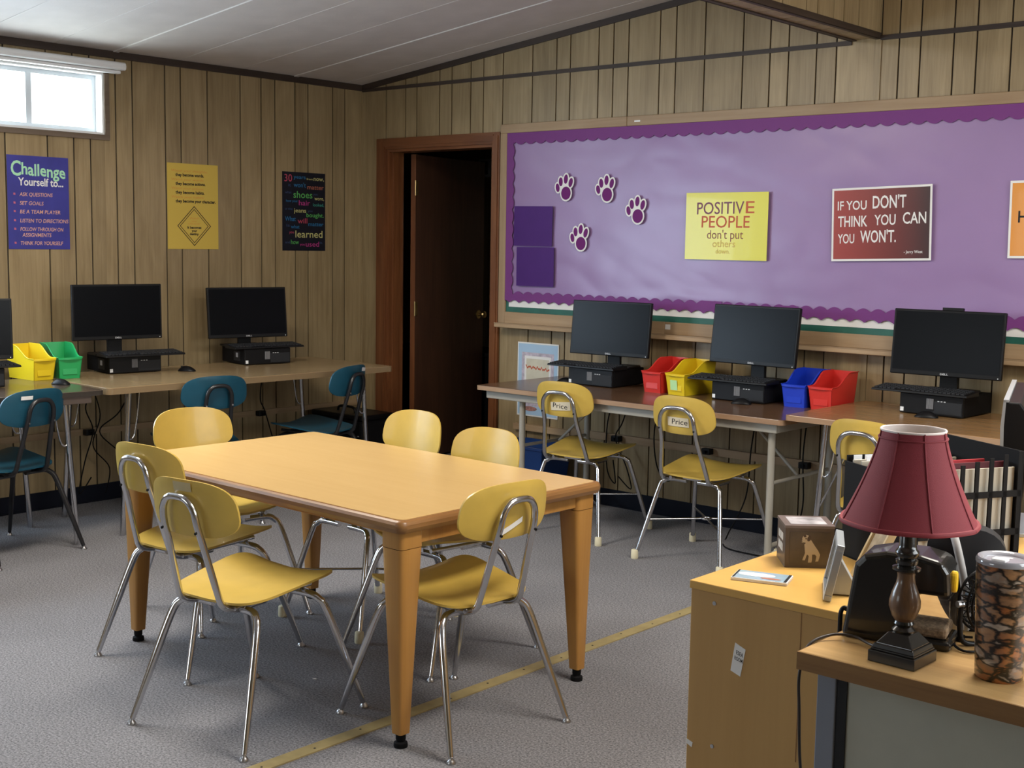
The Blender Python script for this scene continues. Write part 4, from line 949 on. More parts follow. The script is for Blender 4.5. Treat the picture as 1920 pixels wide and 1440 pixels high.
# ------------------------------------------------------------------ book bins
def bin_(label, x, y, z, rz, col, group, note=None):
    m = mat('bin_'+col, {'red': (0.62, 0.030, 0.022), 'yellow': (0.78, 0.56, 0.015), 'blue': (0.010, 0.045, 0.52), 'green': (0.018, 0.36, 0.105)}[col], 0.33, spec=0.5)
    t = thing('book_bin', label, 'bin', (x, y, z), rz, group)
    D_, hf, hb, wb_, wt = 0.255, 0.108, 0.168, 0.052, 0.064   # depth, front height, back height, half widths
    def hw(z_): return wb_+(wt-wb_)*z_/0.168
    n_ = 16; topz = []
    for i in range(n_+1):
        u = i/n_; s_ = min(1, max(0, (u-0.16)/0.5)); s_ = s_*s_*(3-2*s_); topz.append((u, hf+(hb-hf)*s_))
    for sx in (-1, 1):
        mb = MB(); vs = []
        for u, zt in topz:
            yb_, yt = 0.012+u*(D_-0.024), -0.006+u*(D_+0.004)
            for th in (0, 0.003):
                vs.append((sx*(hw(0)-th), yb_, 0.0)); vs.append((sx*(hw(zt)-th), yt, zt))
        mb.v = vs
        for i in range(n_):
            a = 4*i; b = a+4
            mb.f += [(a, b, b+1, a+1), (a+2, a+3, b+3, b+2), (a+1, b+1, b+3, a+3), (a, a+2, b+2, b)]
        mb.f += [(0, 1, 3, 2), (4*n_, 4*n_+2, 4*n_+3, 4*n_+1)]
        mb.build('side', m, t, smooth=30)
        rim = [(sx*(hw(zt)+0.0015), -0.006+u*(D_+0.004), zt) for u, zt in topz]
        MB().tube(rim, 0.0026, 6).build('rim', m, t, smooth=60)
    f = MB().hexa([(-hw(0), 0.012, 0), (hw(0), 0.012, 0), (hw(0), 0.015, 0), (-hw(0), 0.015, 0), (-hw(hf), -0.006, hf), (hw(hf), -0.006, hf), (hw(hf), -0.003, hf), (-hw(hf), -0.003, hf)]).build('front', m, t)
    pts = [(-hw(hf), -0.006, hf), (-hw(hf)*0.6, -0.014, hf-0.006), (0, -0.018, hf-0.009), (hw(hf)*0.6, -0.014, hf-0.006), (hw(hf), -0.006, hf)]
    sp = smoothpath(pts, 4)
    MB().strip([(p.x, p.y) for p in sp], [(p.x, -0.002) for p in sp], 'z', hf-0.010, hf-0.001).build('lip', m, f)
    box('label_pocket', m, f, -0.036, 0.036, 0.0035, 0.008, 0.022, 0.072)
    if note:
        nm_ = MB().hexa([(-0.030, 0.002, 0.026), (0.012, 0.002, 0.026), (0.012, 0.003, 0.026), (-0.030, 0.003, 0.026), (-0.030, -0.0055, 0.076), (0.012, -0.0055, 0.076), (0.012, -0.0045, 0.076), (-0.030, -0.0045, 0.076)])
        nm_.build('sticky_note', mat('note_green', (0.50, 0.80, 0.38), 0.6), f)
    MB().hexa([(-hw(0), D_-0.015, 0), (hw(0), D_-0.015, 0), (hw(0), D_-0.012, 0), (-hw(0), D_-0.012, 0), (-hw(hb), D_-0.005, hb), (hw(hb), D_-0.005, hb), (hw(hb), D_-0.002, hb), (-hw(hb), D_-0.002, hb)]).build('back', m, t)
    box('bottom', m, t, -hw(0), hw(0), 0.012, D_-0.012, 0, 0.003)
    return t
GB = 'plastic book bins'
bin_('red book bin nearest the first monitor, beside the yellow bin', 2.580, -0.345, 0.710, -0.05, 'red', GB)
bin_('yellow book bin with a green note on the walnut table', 2.726, -0.345, 0.710, -0.06, 'yellow', GB, note=True)
bin_('blue book bin on the walnut table', 3.378, -0.325, 0.710, 0.06, 'blue', GB)
bin_('red book bin to the right of the blue bin', 3.514, -0.320, 0.710, 0.02, 'red', GB)
bin_('yellow book bin on the dark table at the left wall', 0.410, -2.468, 0.7425, math.radians(92), 'yellow', GB)
bin_('green book bin on the dark table at the left wall', 0.425, -2.338, 0.7425, math.radians(80), 'green', GB)

# ------------------------------------------------------------------ picture leaning on the wall, recycling bin, odds under the tables
t = thing('picture_poster', 'pale blue bordered picture on the wall behind the walnut table end', 'picture', (1.535, -0.002, 0.446), 0)
box('margin', WHITEP, t, -0.156, 0.156, -0.004, 0, 0, 0.434); box('blue_border', PIC, t, -0.149, 0.149, -0.0046, -0.004, 0.008, 0.426)
box('inner_mat', mat('mauve_mat', (0.50, 0.44, 0.52), 0.6, var=0.25, scale=40), t, -0.122, 0.122, -0.0050, -0.0046, 0.060, 0.376)
box('inner_mat', WHITEP, t, -0.100, 0.100, -0.0054, -0.0050, 0.080, 0.356)
box('scene_print', mat('cream_print', (0.62, 0.58, 0.46), 0.6, var=0.10, scale=12), t, -0.086, 0.086, -0.0058, -0.0054, 0.094, 0.340)
gx_ = [(-0.090+0.18*i/40, 0.300-0.012*abs(math.sin(i*0.47))+0.004*math.sin(i*1.7)-0.012*i/40) for i in range(41)]
MB().strip([(x, z+0.005) for x, z in gx_], [(x, z-0.005) for x, z in gx_], 'y', -0.0062, -0.0058).build('red_garland', mat('garland_red', (0.50, 0.10, 0.04), 0.6), t)
mb = MB().disc(-0.030, 0.195, 0.012, 0.014, -0.0062, -0.0058).disc(-0.022, 0.183, 0.010, 0.010, -0.0062, -0.0058); mb.build('red_spot', mat('spot_red', (0.35, 0.01, 0.02), 0.6), t)
MB().disc(0.032, 0.160, 0.027, 0.032, -0.0062, -0.0058).build('brown_spot', mat('spot_brown', (0.085, 0.045, 0.030), 0.6), t)
MB().disc(-0.040, 0.150, 0.030, 0.026, -0.0062, -0.0058).build('pink_spot', mat('spot_pink', (0.52, 0.32, 0.26), 0.6), t)
MB().disc(-0.055, 0.045, 0.055, 0.014, -0.0062, -0.0046).build('red_foot_print', mat('spot_rust', (0.35, 0.16, 0.13), 0.6, var=0.4, scale=60), t)

rb = thing('recycling_bin', 'blue plastic recycling bin on the floor below the picture', 'bin', (1.68, -0.22, 0))
BINB = mat('recycle_blue', (0.008, 0.040, 0.165), 0.4)
for sx in (-1, 1):
    MB().hexa([(sx*0.150-0.002, -0.10, 0.004), (sx*0.150+0.002, -0.10, 0.004), (sx*0.150+0.002, 0.10, 0.004), (sx*0.150-0.002, 0.10, 0.004), (sx*0.185-0.002, -0.13, 0.33), (sx*0.185+0.002, -0.13, 0.33), (sx*0.185+0.002, 0.13, 0.33), (sx*0.185-0.002, 0.13, 0.33)]).build('side', BINB, rb)
    MB().hexa([(-0.150, sx*0.10-0.002, 0.004), (0.150, sx*0.10-0.002, 0.004), (0.150, sx*0.10+0.002, 0.004), (-0.150, sx*0.10+0.002, 0.004), (-0.185, sx*0.13-0.002, 0.33), (0.185, sx*0.13-0.002, 0.33), (0.185, sx*0.13+0.002, 0.33), (-0.185, sx*0.13+0.002, 0.33)]).build('side', BINB, rb)
box('bottom', BINB, rb, -0.15, 0.15, -0.10, 0.10, 0.0, 0.005)
o = roundrect(-0.195, 0.195, -0.14, 0.14, 0.02); i_ = roundrect(-0.181, 0.181, -0.126, 0.126, 0.015)
MB().strip(o+o[:1], i_+i_[:1], 'z', 0.320, 0.333).build('rim', BINB, rb)
bk = thing('black_case', 'black equipment case on the floor in the corner by the door', 'case', (0.32, -0.36, 0))
MB().box(-0.26, 0.26, -0.16, 0.16, 0.0, 0.36).build('body', BLACKM, bk, bevel=0.02); MB().box(-0.24, 0.24, -0.14, 0.14, 0.36, 0.395).build('lid', BLACK, bk, bevel=0.012)
MB().tube(smoothpath([(-0.08, -0.05, 0.395), (-0.06, -0.05, 0.425), (0.06, -0.05, 0.425), (0.08, -0.05, 0.395)], 5), 0.008, 8).build('handle', BLACK, bk, smooth=50)
for z in (0.20, 0.27): MB().lathe([(0.010, 0), (0.010, 0.006)], (0.23, -0.155, z), 10).build('latch', STEEL, bk)

cab_n = 0
def cable(label, pts, r=0.0035):
    o = MB().tube(smoothpath(pts, 8), r, 6).build('power_cable', BLACKM, smooth=60)
    return tag(o, label, 'cable', 'cables below the wall tables')
def plug(label, x, y, z, rz=0):
    t = thing('plug_adapter', label, 'plug', (x, y, z), rz, 'plugs on the wiring rails')
    box('plug_body', BLACK, t, -0.026, 0.026, -0.040, 0.0, -0.016, 0.016, 0.004); box('cord_collar', BLACKM, t, -0.007, 0.007, -0.055, -0.040, -0.007, 0.007); return t
plug('black plug on the rail below the first monitor', 2.145, -0.023, 0.392); plug('black plug on the rail between the two name tape chairs', 2.735, -0.023, 0.392); plug('black plug on the rail under the blue bin', 3.30, -0.023, 0.390)
plug('black plug on the rail near the oak table leg', 3.86, -0.023, 0.388)
plug('black plug on the left wall rail near the table joint', 0.023, -2.02, 0.396, PI/2); plug('black plug on the left wall rail below the tan table', 0.023, -0.86, 0.396, PI/2)
cable('black cable under the first monitor, leftmost strand', [(2.16, -0.02, 0.69), (2.14, -0.10, 0.55), (2.11, -0.09, 0.40), (2.13, -0.10, 0.22), (2.20, -0.12, 0.16), (2.16, -0.09, 0.28)])
cable('black cable hanging behind the first name tape chair', [(2.24, -0.02, 0.69), (2.22, -0.09, 0.50), (2.17, -0.085, 0.40), (2.26, -0.10, 0.25), (2.30, -0.11, 0.14), (2.22, -0.12, 0.20)])
cable('black cable looping between the two name tape chairs', [(2.47, -0.02, 0.69), (2.44, -0.10, 0.50), (2.47, -0.12, 0.30), (2.55, -0.13, 0.22), (2.62, -0.10, 0.30), (2.70, -0.075, 0.38)])
cable('black cable trailing onto the carpet below the second monitor', [(3.02, -0.02, 0.69), (3.03, -0.10, 0.45), (3.02, -0.12, 0.20), (2.98, -0.22, 0.010), (3.10, -0.42, 0.006), (3.32, -0.45, 0.006)])
cable('black cable beside the walnut table leg', [(3.30, -0.02, 0.69), (3.32, -0.10, 0.45), (3.34, -0.12, 0.20), (3.30, -0.15, 0.010), (3.36, -0.30, 0.006)])
cable('black cable below the oak table', [(3.78, -0.015, 0.71), (3.80, -0.08, 0.50), (3.85, -0.085, 0.40), (3.90, -0.12, 0.20), (3.95, -0.16, 0.010)])
cable('black cable below the tan table near the joint', [(0.19, -2.02, 0.706), (0.085, -2.06, 0.55), (0.085, -2.02, 0.41), (0.10, -2.08, 0.25), (0.12, -2.13, 0.08), (0.11, -2.05, 0.16)])
cable('black cable crossing another below the tan table joint', [(0.19, -2.10, 0.706), (0.11, -1.99, 0.50), (0.10, -2.03, 0.33), (0.11, -1.94, 0.20), (0.10, -1.96, 0.06)])
cable('black cable slanting down behind the left wall rail plug', [(0.19, -1.80, 0.706), (0.09, -1.86, 0.50), (0.085, -1.98, 0.40), (0.10, -1.85, 0.25), (0.10, -1.83, 0.10)])
cable('black cable below the tan table beside the middle teal chair', [(0.19, -1.30, 0.706), (0.09, -1.36, 0.50), (0.09, -1.30, 0.30), (0.10, -1.40, 0.10)])
cable('black cable below the corner end of the tan table', [(0.19, -0.95, 0.706), (0.09, -0.90, 0.50), (0.085, -0.86, 0.41), (0.10, -0.80, 0.20)])

# ------------------------------------------------------------------ birch cabinet and what stands on it
HC = 0.750
cb = thing('birch_cabinet', 'honey coloured birch cabinet beside the desk with a white label on its side', 'cabinet', (4.848, -3.410, 0))
MB().box(0.0, 0.392, 0.0, 0.575, 0.0, HC-0.018).build('body', CABW, cb, bevel=0.002)
MB().box(-0.003, 0.394, -0.003, 0.578, HC-0.018, HC).build('cabinet_top', CABTOP, cb, bevel=0.002)
box('panel_seam', EDGE, cb, 0.262, 0.264, -0.0006, 0.0, 0.42, HC-0.018)
for x, z in ((0.059, 0.722-0.012), (0.065, 0.398)): MB().tube([(x, 0, z), (x, -0.0015, z)], 0.0045, 10).build('screw', STEEL, cb)
lb = MB().prism([(0.113, 0.637), (0.138, 0.627), (0.128, 0.567), (0.104, 0.575)], 'y', -0.0010, 0.0).build('label', WHITEP, cb)
lt = MB(); text(lt, 'ESEA', 0.1165, 0.1335, 0.6135, 0.0085, -0.0013, 0.01, rise=-0.005); text(lt, 'ROOM', 0.1130, 0.1320, 0.6010, 0.0085, -0.0013, 0.01, rise=-0.005); lt.build('lettering', INK, lb)
MB().prism([(0.000, 0.398), (0.016, 0.393), (0.014, 0.382), (0.000, 0.388)], 'y', -0.0010, 0.0).build('tape_scrap', WHITEP, cb)

pb = thing('photo_cube_box', 'brown box with a photograph of a small dog on the cabinet', 'box', (4.938, -3.175, HC), math.radians(39))
BOXB = mat('box_brown', (0.085, 0.060, 0.045), 0.35, var=0.2, scale=25)
MB().box(0, 0.108, 0, 0.105, 0, 0.094).build('carton', BOXB, pb, bevel=0.001)
lid = MB().box(-0.001, 0.109, -0.001, 0.106, 0.090, 0.096).build('lid', mat('box_lid', (0.15, 0.115, 0.10), 0.35, var=0.15, scale=20), pb)
box('lid_photo', mat('lid_photo', (0.42, 0.40, 0.42), 0.4, var=0.55, scale=22), lid, 0.014, 0.095, 0.016, 0.090, 0.096, 0.0966)
ph = box('front_photo', mat('photo_sepia', (0.075, 0.055, 0.038), 0.35, var=0.35, scale=18), pb, 0.010, 0.100, -0.0006, 0, 0.008, 0.082)
DOGM = mat('dog_cream', (0.44, 0.36, 0.25), 0.5); DOGD = mat('dog_brown', (0.07, 0.045, 0.03), 0.5); y_ = -0.0010
uv = [(.40, .57), (.41, .47), (.42, .36), (.38, .23), (.37, .19), (.42, .185), (.44, .25), (.46, .33), (.50, .30), (.49, .18), (.49, .135), (.56, .14), (.57, .20), (.57, .33), (.63, .33), (.66, .29), (.65, .20), (.64, .165), (.70, .17), (.72, .25), (.735, .33), (.69, .43), (.62, .54), (.56, .64), (.53, .69), (.46, .64)]
MB().prism([(u*0.106, v*0.094) for u, v in uv], 'y', y_, -0.0006).build('dog_print', DOGM, ph)
MB().disc(0.046, 0.0665, 0.0088, 0.0092, y_-0.0004, y_, 0.3).build('dog_head_print', DOGM, ph); MB().disc(0.0405, 0.0618, 0.0055, 0.0033, y_-0.0005, y_, 0.35).build('dog_muzzle_print', DOGM, ph)
MB().disc(0.0525, 0.0675, 0.0042, 0.0068, y_-0.0008, y_-0.0004, -0.35).build('dog_ear_print', DOGD, ph); MB().disc(0.0430, 0.0728, 0.0032, 0.0028, y_-0.0008, y_-0.0004).build('dog_ear_print', DOGD, ph)
MB().disc(0.0365, 0.0612, 0.0014, 0.0013, y_-0.0009, y_-0.0004).build('dog_nose_print', DOGD, ph); MB().disc(0.0455, 0.0670, 0.0015, 0.0018, y_-0.0009, y_-0.0004).build('dog_eye_print', DOGD, ph)
for z0, z1 in ((0.055, 0.072), (0.030, 0.048)):
    box('side_text', mat('box_text', (0.45, 0.43, 0.40), 0.6, var=0.35, scale=90), pb, -0.0006, 0, 0.025, 0.085, z0, z1)

cd_ = thing('photo_card', 'glossy photo card lying flat on the cabinet', 'photo', (4.955, -3.300, HC), math.radians(18))
box('card', WHITEP, cd_, -0.06, 0.06, -0.035, 0.035, 0.0, 0.007, 0.001); box('picture', mat('card_sky', (0.34, 0.48, 0.60), 0.2, coat=0.4, var=0.1, scale=10), cd_, -0.058, 0.058, -0.033, 0.033, 0.007, 0.0075)
MB().prism([(p[0]*1.0-0.012, p[1]*0.5+0.004) for p in superoval(0.040, 0.030, 2.2, 20)], 'z', 0.0075, 0.0079).build('pale_figure', WHITEP, cd_)
MB().prism([(p[0]+0.022, p[1]-0.018) for p in superoval(0.022, 0.006, 2.0, 16)], 'z', 0.0075, 0.0080).build('red_streak', mat('card_red', (0.45, 0.18, 0.12), 0.4), cd_)
box('dark_end', DGREY, cd_, 0.052, 0.058, -0.033, 0.033, 0.0075, 0.0078); box('dark_end', DGREY, cd_, -0.058, -0.054, -0.033, 0.033, 0.0075, 0.0078)

def photo_frame(label, loc, rz, w, h, lean, fm, pm):
    t = thing('framed_photo', label, 'photo frame', loc, rz, 'photo frames on the cabinet')
    R_ = Matrix.Rotation(-lean, 4, 'X')
    def tf(mb): mb.v = [tuple(R_ @ Vector(v)) for v in mb.v]; return mb
    b = 0.012
    for (x0, x1, z0, z1) in ((-w/2, w/2, 0, b), (-w/2, w/2, h-b, h), (-w/2, -w/2+b, b, h-b), (w/2-b, w/2, b, h-b)): tf(MB().box(x0, x1, 0.0, 0.016, z0, z1)).build('frame_bar', fm, t, bevel=0.0015)
    tf(MB().box(-w/2+b, w/2-b, 0.006, 0.010, b, h-b)).build('photo', pm, t)
    tf(MB().box(-w/2+b, w/2-b, 0.010, 0.014, b, h-b)).build('backing', DGREY, t)
    MB().hexa([(-0.02, 0.012, 0.0), (0.02, 0.012, 0), (0.02, 0.075, 0), (-0.02, 0.075, 0), (-0.02, 0.016+0.6*h*math.sin(lean), 0.6*h), (0.02, 0.016+0.6*h*math.sin(lean), 0.6*h), (0.02, 0.020+0.6*h*math.sin(lean), 0.6*h), (-0.02, 0.020+0.6*h*math.sin(lean), 0.6*h)]).build('easel', fm, t)
    return t
PH1 = mat('grey_photo', (0.30, 0.34, 0.36), 0.15, var=0.3, scale=25); PH2 = mat('warm_photo', (0.40, 0.33, 0.24), 0.2, var=0.3, scale=30)
photo_frame('silver photo frame standing at the front of the cabinet', (5.098, -3.300, HC+0.0034), math.radians(-62), 0.150, 0.118, 0.20, SILF, PH1)
photo_frame('wooden photo frame leaning back behind the silver one', (5.115, -3.185, HC+0.0068), math.radians(-52), 0.120, 0.150, 0.42, mat('frame_blond', (0.52, 0.40, 0.22), 0.45), PH2)

# ------------------------------------------------------------------ desk
HD = 0.750
dk = thing('office_desk', 'grey steel desk with a wood grain top in the right foreground', 'desk', (5.252, -3.682, 0))
DL, DD = 1.75, 0.83
MB().box(0, DL, 0, DD, HD-0.034, HD).build('desk_top', DESKW, dk, bevel=0.003)
DESKE = wood('desk_edge', (0.30, 0.165, 0.058), (0.20, 0.100, 0.034), rough=0.45, axis='x', fine=40, objvar=0)
MB().box(-0.0015, DL+0.0015, -0.0015, 0.002, HD-0.0335, HD-0.0015).build('edge_band', DESKE, dk); MB().box(-0.0015, 0.002, 0.002, DD, HD-0.0335, HD-0.0015).build('edge_band', DESKE, dk)
for x in (0.030, DL-0.066):
    for y in (0.018, DD-0.054): box('leg', DESKL, dk, x, x+0.036, y, y+0.036, 0.0, HD-0.034, 0.002)
box('front_panel', DESKG, dk, 0.085, DL-0.085, 0.026, 0.040, 0.10, HD-0.034); box('panel_edge', DGREY, dk, 0.067, 0.085, 0.022, 0.044, 0.06, HD-0.034)
box('side_panel', DESKG, dk, 0.038, 0.056, 0.056, DD-0.056, 0.10, HD-0.034)

# lamp
lp = thing('table_lamp', 'table lamp with a red bell shade and turned dark wood base on the desk', 'lamp', (5.410, -3.604, HD), math.radians(-2))
LB = mat('lamp_black', (0.010, 0.009, 0.008), 0.25, coat=0.4)
base_ = MB()
for (h0, h1, w0, w1) in ((0, 0.020, 0.043, 0.043), (0.020, 0.024, 0.040, 0.040), (0.024, 0.032, 0.039, 0.036), (0.032, 0.052, 0.034, 0.019)):
    base_.hexa([(-w0, -w0, h0), (w0, -w0, h0), (w0, w0, h0), (-w0, w0, h0), (-w1, -w1, h1), (w1, -w1, h1), (w1, w1, h1), (-w1, w1, h1)])
base_.build('base', LB, lp, bevel=0.0015)
MB().lathe([(0.018, 0.050), (0.020, 0.056), (0.014, 0.062), (0.017, 0.067), (0.015, 0.072)], n=24).build('lower_collar', LB, lp, smooth=50)
MB().lathe([(0.014, 0.070), (0.021, 0.080), (0.0265, 0.096), (0.0265, 0.108), (0.022, 0.124), (0.0165, 0.138), (0.0145, 0.150), (0.0155, 0.158)], n=28).build('turned_body', LAMPW, lp, smooth=60)
MB().lathe([(0.016, 0.157), (0.024, 0.162), (0.024, 0.166), (0.016, 0.169), (0.019, 0.174), (0.019, 0.179), (0.015, 0.182), (0.020, 0.188), (0.020, 0.194), (0.016, 0.199), (0.0145, 0.205), (0.0145, 0.240), (0.010, 0.250), (0.010, 0.290)], n=24).build('upper_collar', LB, lp, smooth=50)
sh = MB(); n_, ns = 48, 14; zb, ztp = 0.247, 0.405; vs = []
for inner in (0, 1):
    for j in range(ns+1):
        v = j/ns; z = zb+(ztp-zb)*v
        for i in range(n_):
            a = 2*PI*i/n_; seg = (a/(2*PI)*8) % 1.0
            R_ = 0.055+0.060*(1-v)**1.35
            sc = 1.0-0.022*math.sin(PI*seg)**1.0   # panels sag in between the ribs
            r = (R_*sc)-(0.0015 if inner else 0)
            vs.append((r*math.cos(a), r*math.sin(a), z))
o = (ns+1)*n_; f_ = []
for j in range(ns):
    for i in range(n_):
        k = (i+1) % n_; f_.append((j*n_+i, j*n_+k, (j+1)*n_+k, (j+1)*n_+i)); f_.append((o+(j+1)*n_+i, o+(j+1)*n_+k, o+j*n_+k, o+j*n_+i))
shd = None
mo_ = MB(); mo_.v = vs[:o]; mo_.f = [f for f in f_ if max(f) < o]; shd = mo_.build('shade', SHADE, lp, smooth=60)
mi = MB(); mi.v = vs[o:]; mi.f = [tuple(x-o for x in f) for f in f_ if min(f) >= o]; mi.build('shade_lining', mat('shade_lining', (0.72, 0.66, 0.64), 0.8), shd, smooth=60)
def ringtube(z, r0_, rad, m, name):
    pts = []
    for i in range(97):
        a = 2*PI*i/96; seg = (a/(2*PI)*8) % 1.0; r = r0_*(1-0.022*math.sin(PI*seg)); pts.append((r*math.cos(a), r*math.sin(a), z))
    MB().tube(pts, rad, 6, cap=False).build(name, m, shd, smooth=60)
ringtube(zb, 0.1152, 0.0042, SHADEB, 'hem'); ringtube(ztp, 0.0545, 0.0020, mat('shade_edge_white', (0.75, 0.68, 0.66), 0.7), 'top_edge'); 
bd_ = MB()
for i in range(8):
    a = 2*PI*i/8; pts = []
    for j in range(15):
        v = j/14; R_ = 0.0555+0.060*(1-v)**1.35; pts.append((R_*math.cos(a), R_*math.sin(a), zb+(ztp-zb)*v))
    MB().tube(pts, 0.0013, 6).build('seam_cord', SHADE, shd, smooth=60)
ringtube(ztp-0.013, 0.0578, 0.0016, SHADE, 'seam_cord')
MB().tube([(-0.054, 0, ztp-0.030), (0.054, 0, ztp-0.030)], 0.0018, 6).build('spider', BRASS, shd)

# pencil sharpener
ps = thing('pencil_sharpener', 'black electric pencil sharpener with clear shavings bin and yellow button', 'pencil sharpener', (5.350, -3.488, HD), math.radians(13.5))
prof = [(-0.095, 0.0), (0.012, 0.0), (0.012, 0.098), (0.094, 0.098), (0.090, 0.142), (0.078, 0.160), (0.040, 0.168), (-0.020, 0.168), (-0.060, 0.158), (-0.076, 0.140)]
MB().prism(prof, 'y', -0.045, 0.055).build('housing', LB, ps, bevel=0.010, seg=3)
MB().prism([(0.014, 0.018), (0.093, 0.018), (0.093, 0.096), (0.014, 0.096)], 'y', -0.038, 0.048).build('shavings_bin', CLEAR, ps, bevel=0.004)
MB().box(0.018, 0.089, -0.034, 0.044, 0.019, 0.040).build('shavings', mat('shavings', (0.24, 0.17, 0.11), 0.9, var=0.5, scale=180), ps, bevel=0.006)
MB().box(0.010, 0.098, -0.044, 0.054, 0.0, 0.018).build('foot', LB, ps, bevel=0.006)
MB().prism([(p[0]-0.010, p[1]+0.122) for p in superoval(0.011, 0.020, 2.0, 20)], 'x', 0.088, 0.100).build('button', mat('button_yellow', (0.80, 0.50, 0.02), 0.35), ps, bevel=0.004)
cr_ = MB().tube(smoothpath([(-0.085, 0.01, 0.030), (-0.100, 0.010, 0.040), (-0.108, 0.008, 0.032), (-0.1085, 0.006, 0.000), (-0.1085, 0.006, -0.05), (-0.1085, 0.006, -0.12)], 6), [0.0042]*31, 8)
for i in range(5): cr_.lathe([(0.0055, -0.0012), (0.0055, 0.0012)], (-0.086-i*0.0035, 0.010, 0.033+i*0.001), 8)
cr_.build('power_cord', BLACK, ps, smooth=60)
# lamp cord over the desk edge
lc = MB().tube(smoothpath([(5.365, -3.590, HD+0.008), (5.335, -3.575, HD+0.006), (5.300, -3.565, HD+0.010), (5.266, -3.585, HD+0.010), (5.2445, -3.630, HD-0.004), (5.2445, -3.660, HD-0.05), (5.2445, -3.655, HD-0.12), (5.246, -3.650, HD-0.20), (5.246, -3.635, HD-0.29), (5.243, -3.655, HD-0.38), (5.24, -3.675, HD-0.48), (5.23, -3.70, 0.06), (5.24, -3.66, 0.004)], 8), 0.0028, 8).build('lamp_cord', CORD, smooth=60)
tag(lc, 'thin brown lamp cord hanging over the left edge of the desk', 'cord')

# fan
fan = thing('desk_fan', 'small black desk fan half hidden behind the patterned tumbler', 'fan', (5.482, -3.408, HD), math.radians(62))
gd = MB()
for yy_, rr_ in ((-0.018, 0.052), (-0.012, 0.058), (0.012, 0.058), (0.020, 0.050)):
    gd.tube([(rr_*math.cos(2*PI*i/32), yy_, 0.080+rr_*math.sin(2*PI*i/32)) for i in range(33)], 0.0022, 6, cap=False)
for i in range(30):
    a = 2*PI*i/30; gd.tube([(0.012*math.cos(a), -0.020, 0.080+0.012*math.sin(a)), (0.052*math.cos(a), -0.018, 0.080+0.052*math.sin(a)), (0.058*math.cos(a), 0.0, 0.080+0.058*math.sin(a)), (0.050*math.cos(a), 0.020, 0.080+0.050*math.sin(a)), (0.014*math.cos(a), 0.026, 0.080+0.014*math.sin(a))], 0.0011, 5)
gd.build('guard', BLACK, fan, smooth=60)
bl_ = MB()
for k in range(4):
    a = PI/2*k; p = []
    for s_, r in ((-0.4, 0.012), (-0.55, 0.046), (0.45, 0.046), (0.3, 0.012)): p.append((r*math.cos(a+s_), 0.004*s_*2, 0.080+r*math.sin(a+s_)))
    bl_.add(p+[(q[0], q[1]+0.0015, q[2]) for q in p], [(0, 1, 2, 3), (7, 6, 5, 4), (0, 1, 5, 4), (1, 2, 6, 5), (2, 3, 7, 6), (3, 0, 4, 7)])
bl_.build('blades', DGREY, fan); MB().tube([(0, -0.018, 0.080), (0, 0.045, 0.080)], 0.016, 14).build('motor', BLACK, fan, smooth=50)
MB().tube(smoothpath([(-0.061, 0.0, 0.085), (-0.062, 0.0, 0.04), (-0.045, 0.0, 0.006), (0.045, 0.0, 0.006), (0.062, 0.0, 0.04), (0.061, 0.0, 0.085)], 5), 0.005, 8).build('stand', BLACK, fan, smooth=60)
for sx in (-1, 1): MB().tube([(sx*0.058, 0, 0.080), (sx*0.070, 0, 0.080)], 0.006, 10).build('pivot_knob', STEEL, fan)
fc = MB().tube(smoothpath([(5.475, -3.375, HD+0.01), (5.50, -3.445, HD+0.004), (5.478, -3.488, HD+0.004), (5.448, -3.470, HD+0.005), (5.435, -3.425, HD+0.006), (5.455, -3.405, HD+0.006)], 6), 0.0024, 8)
fc.box(5.432, 5.444, -3.432, -3.412, HD, HD+0.010); fc = fc.build('usb_cable', BLACK, smooth=60); tag(fc, 'short black looped cable lying on the desk by the fan', 'cable')

# tumbler
tm = thing('tumbler', 'tall orange and black camouflage tumbler with a clear lid', 'tumbler', (5.566, -3.572, HD))
MB().lathe([(0.036, 0), (0.039, 0.004), (0.040, 0.03), (0.0455, 0.185), (0.0455, 0.198)], n=36).build('cup', CAMO, tm, smooth=50)
MB().lathe([(0.0465, 0.196), (0.047, 0.202), (0.044, 0.206), (0.036, 0.204), (0.034, 0.200), (0.0, 0.200)], n=36).build('lid', mat('lid_clear', (0.34, 0.34, 0.38), 0.10, spec=0.8), tm, smooth=50)
MB().box(-0.012, 0.012, -0.034, -0.014, 0.203, 0.208).build('lid_slider', WHITE, tm, bevel=0.002)

# pouch on the desk
oc = thing('fabric_pouch', 'dark grey rounded pouch with a pale strap behind the lamp', 'pouch', (5.395, -3.335, HD), math.radians(22))
so = superoval(0.085, 0.098, 2.8, 30)
MB().shell(so, lambda x, z, r: (x*(0.78+2.2*z)+0.018-0.12*z, -0.030-0.022*(1-r*r), 0.098+z), (0, 0.075, 0), 6).build('pouch_body', DGREY, oc, smooth=60)
MB().tube(smoothpath([(-0.018, -0.020, 0.194), (-0.006, -0.050, 0.165), (0.010, -0.058, 0.10), (0.018, -0.050, 0.03), (0.018, -0.036, 0.008)], 6), 0.0075, 10).build('strap', mat('bar_grey', (0.42, 0.41, 0.40), 0.5), oc, smooth=60)

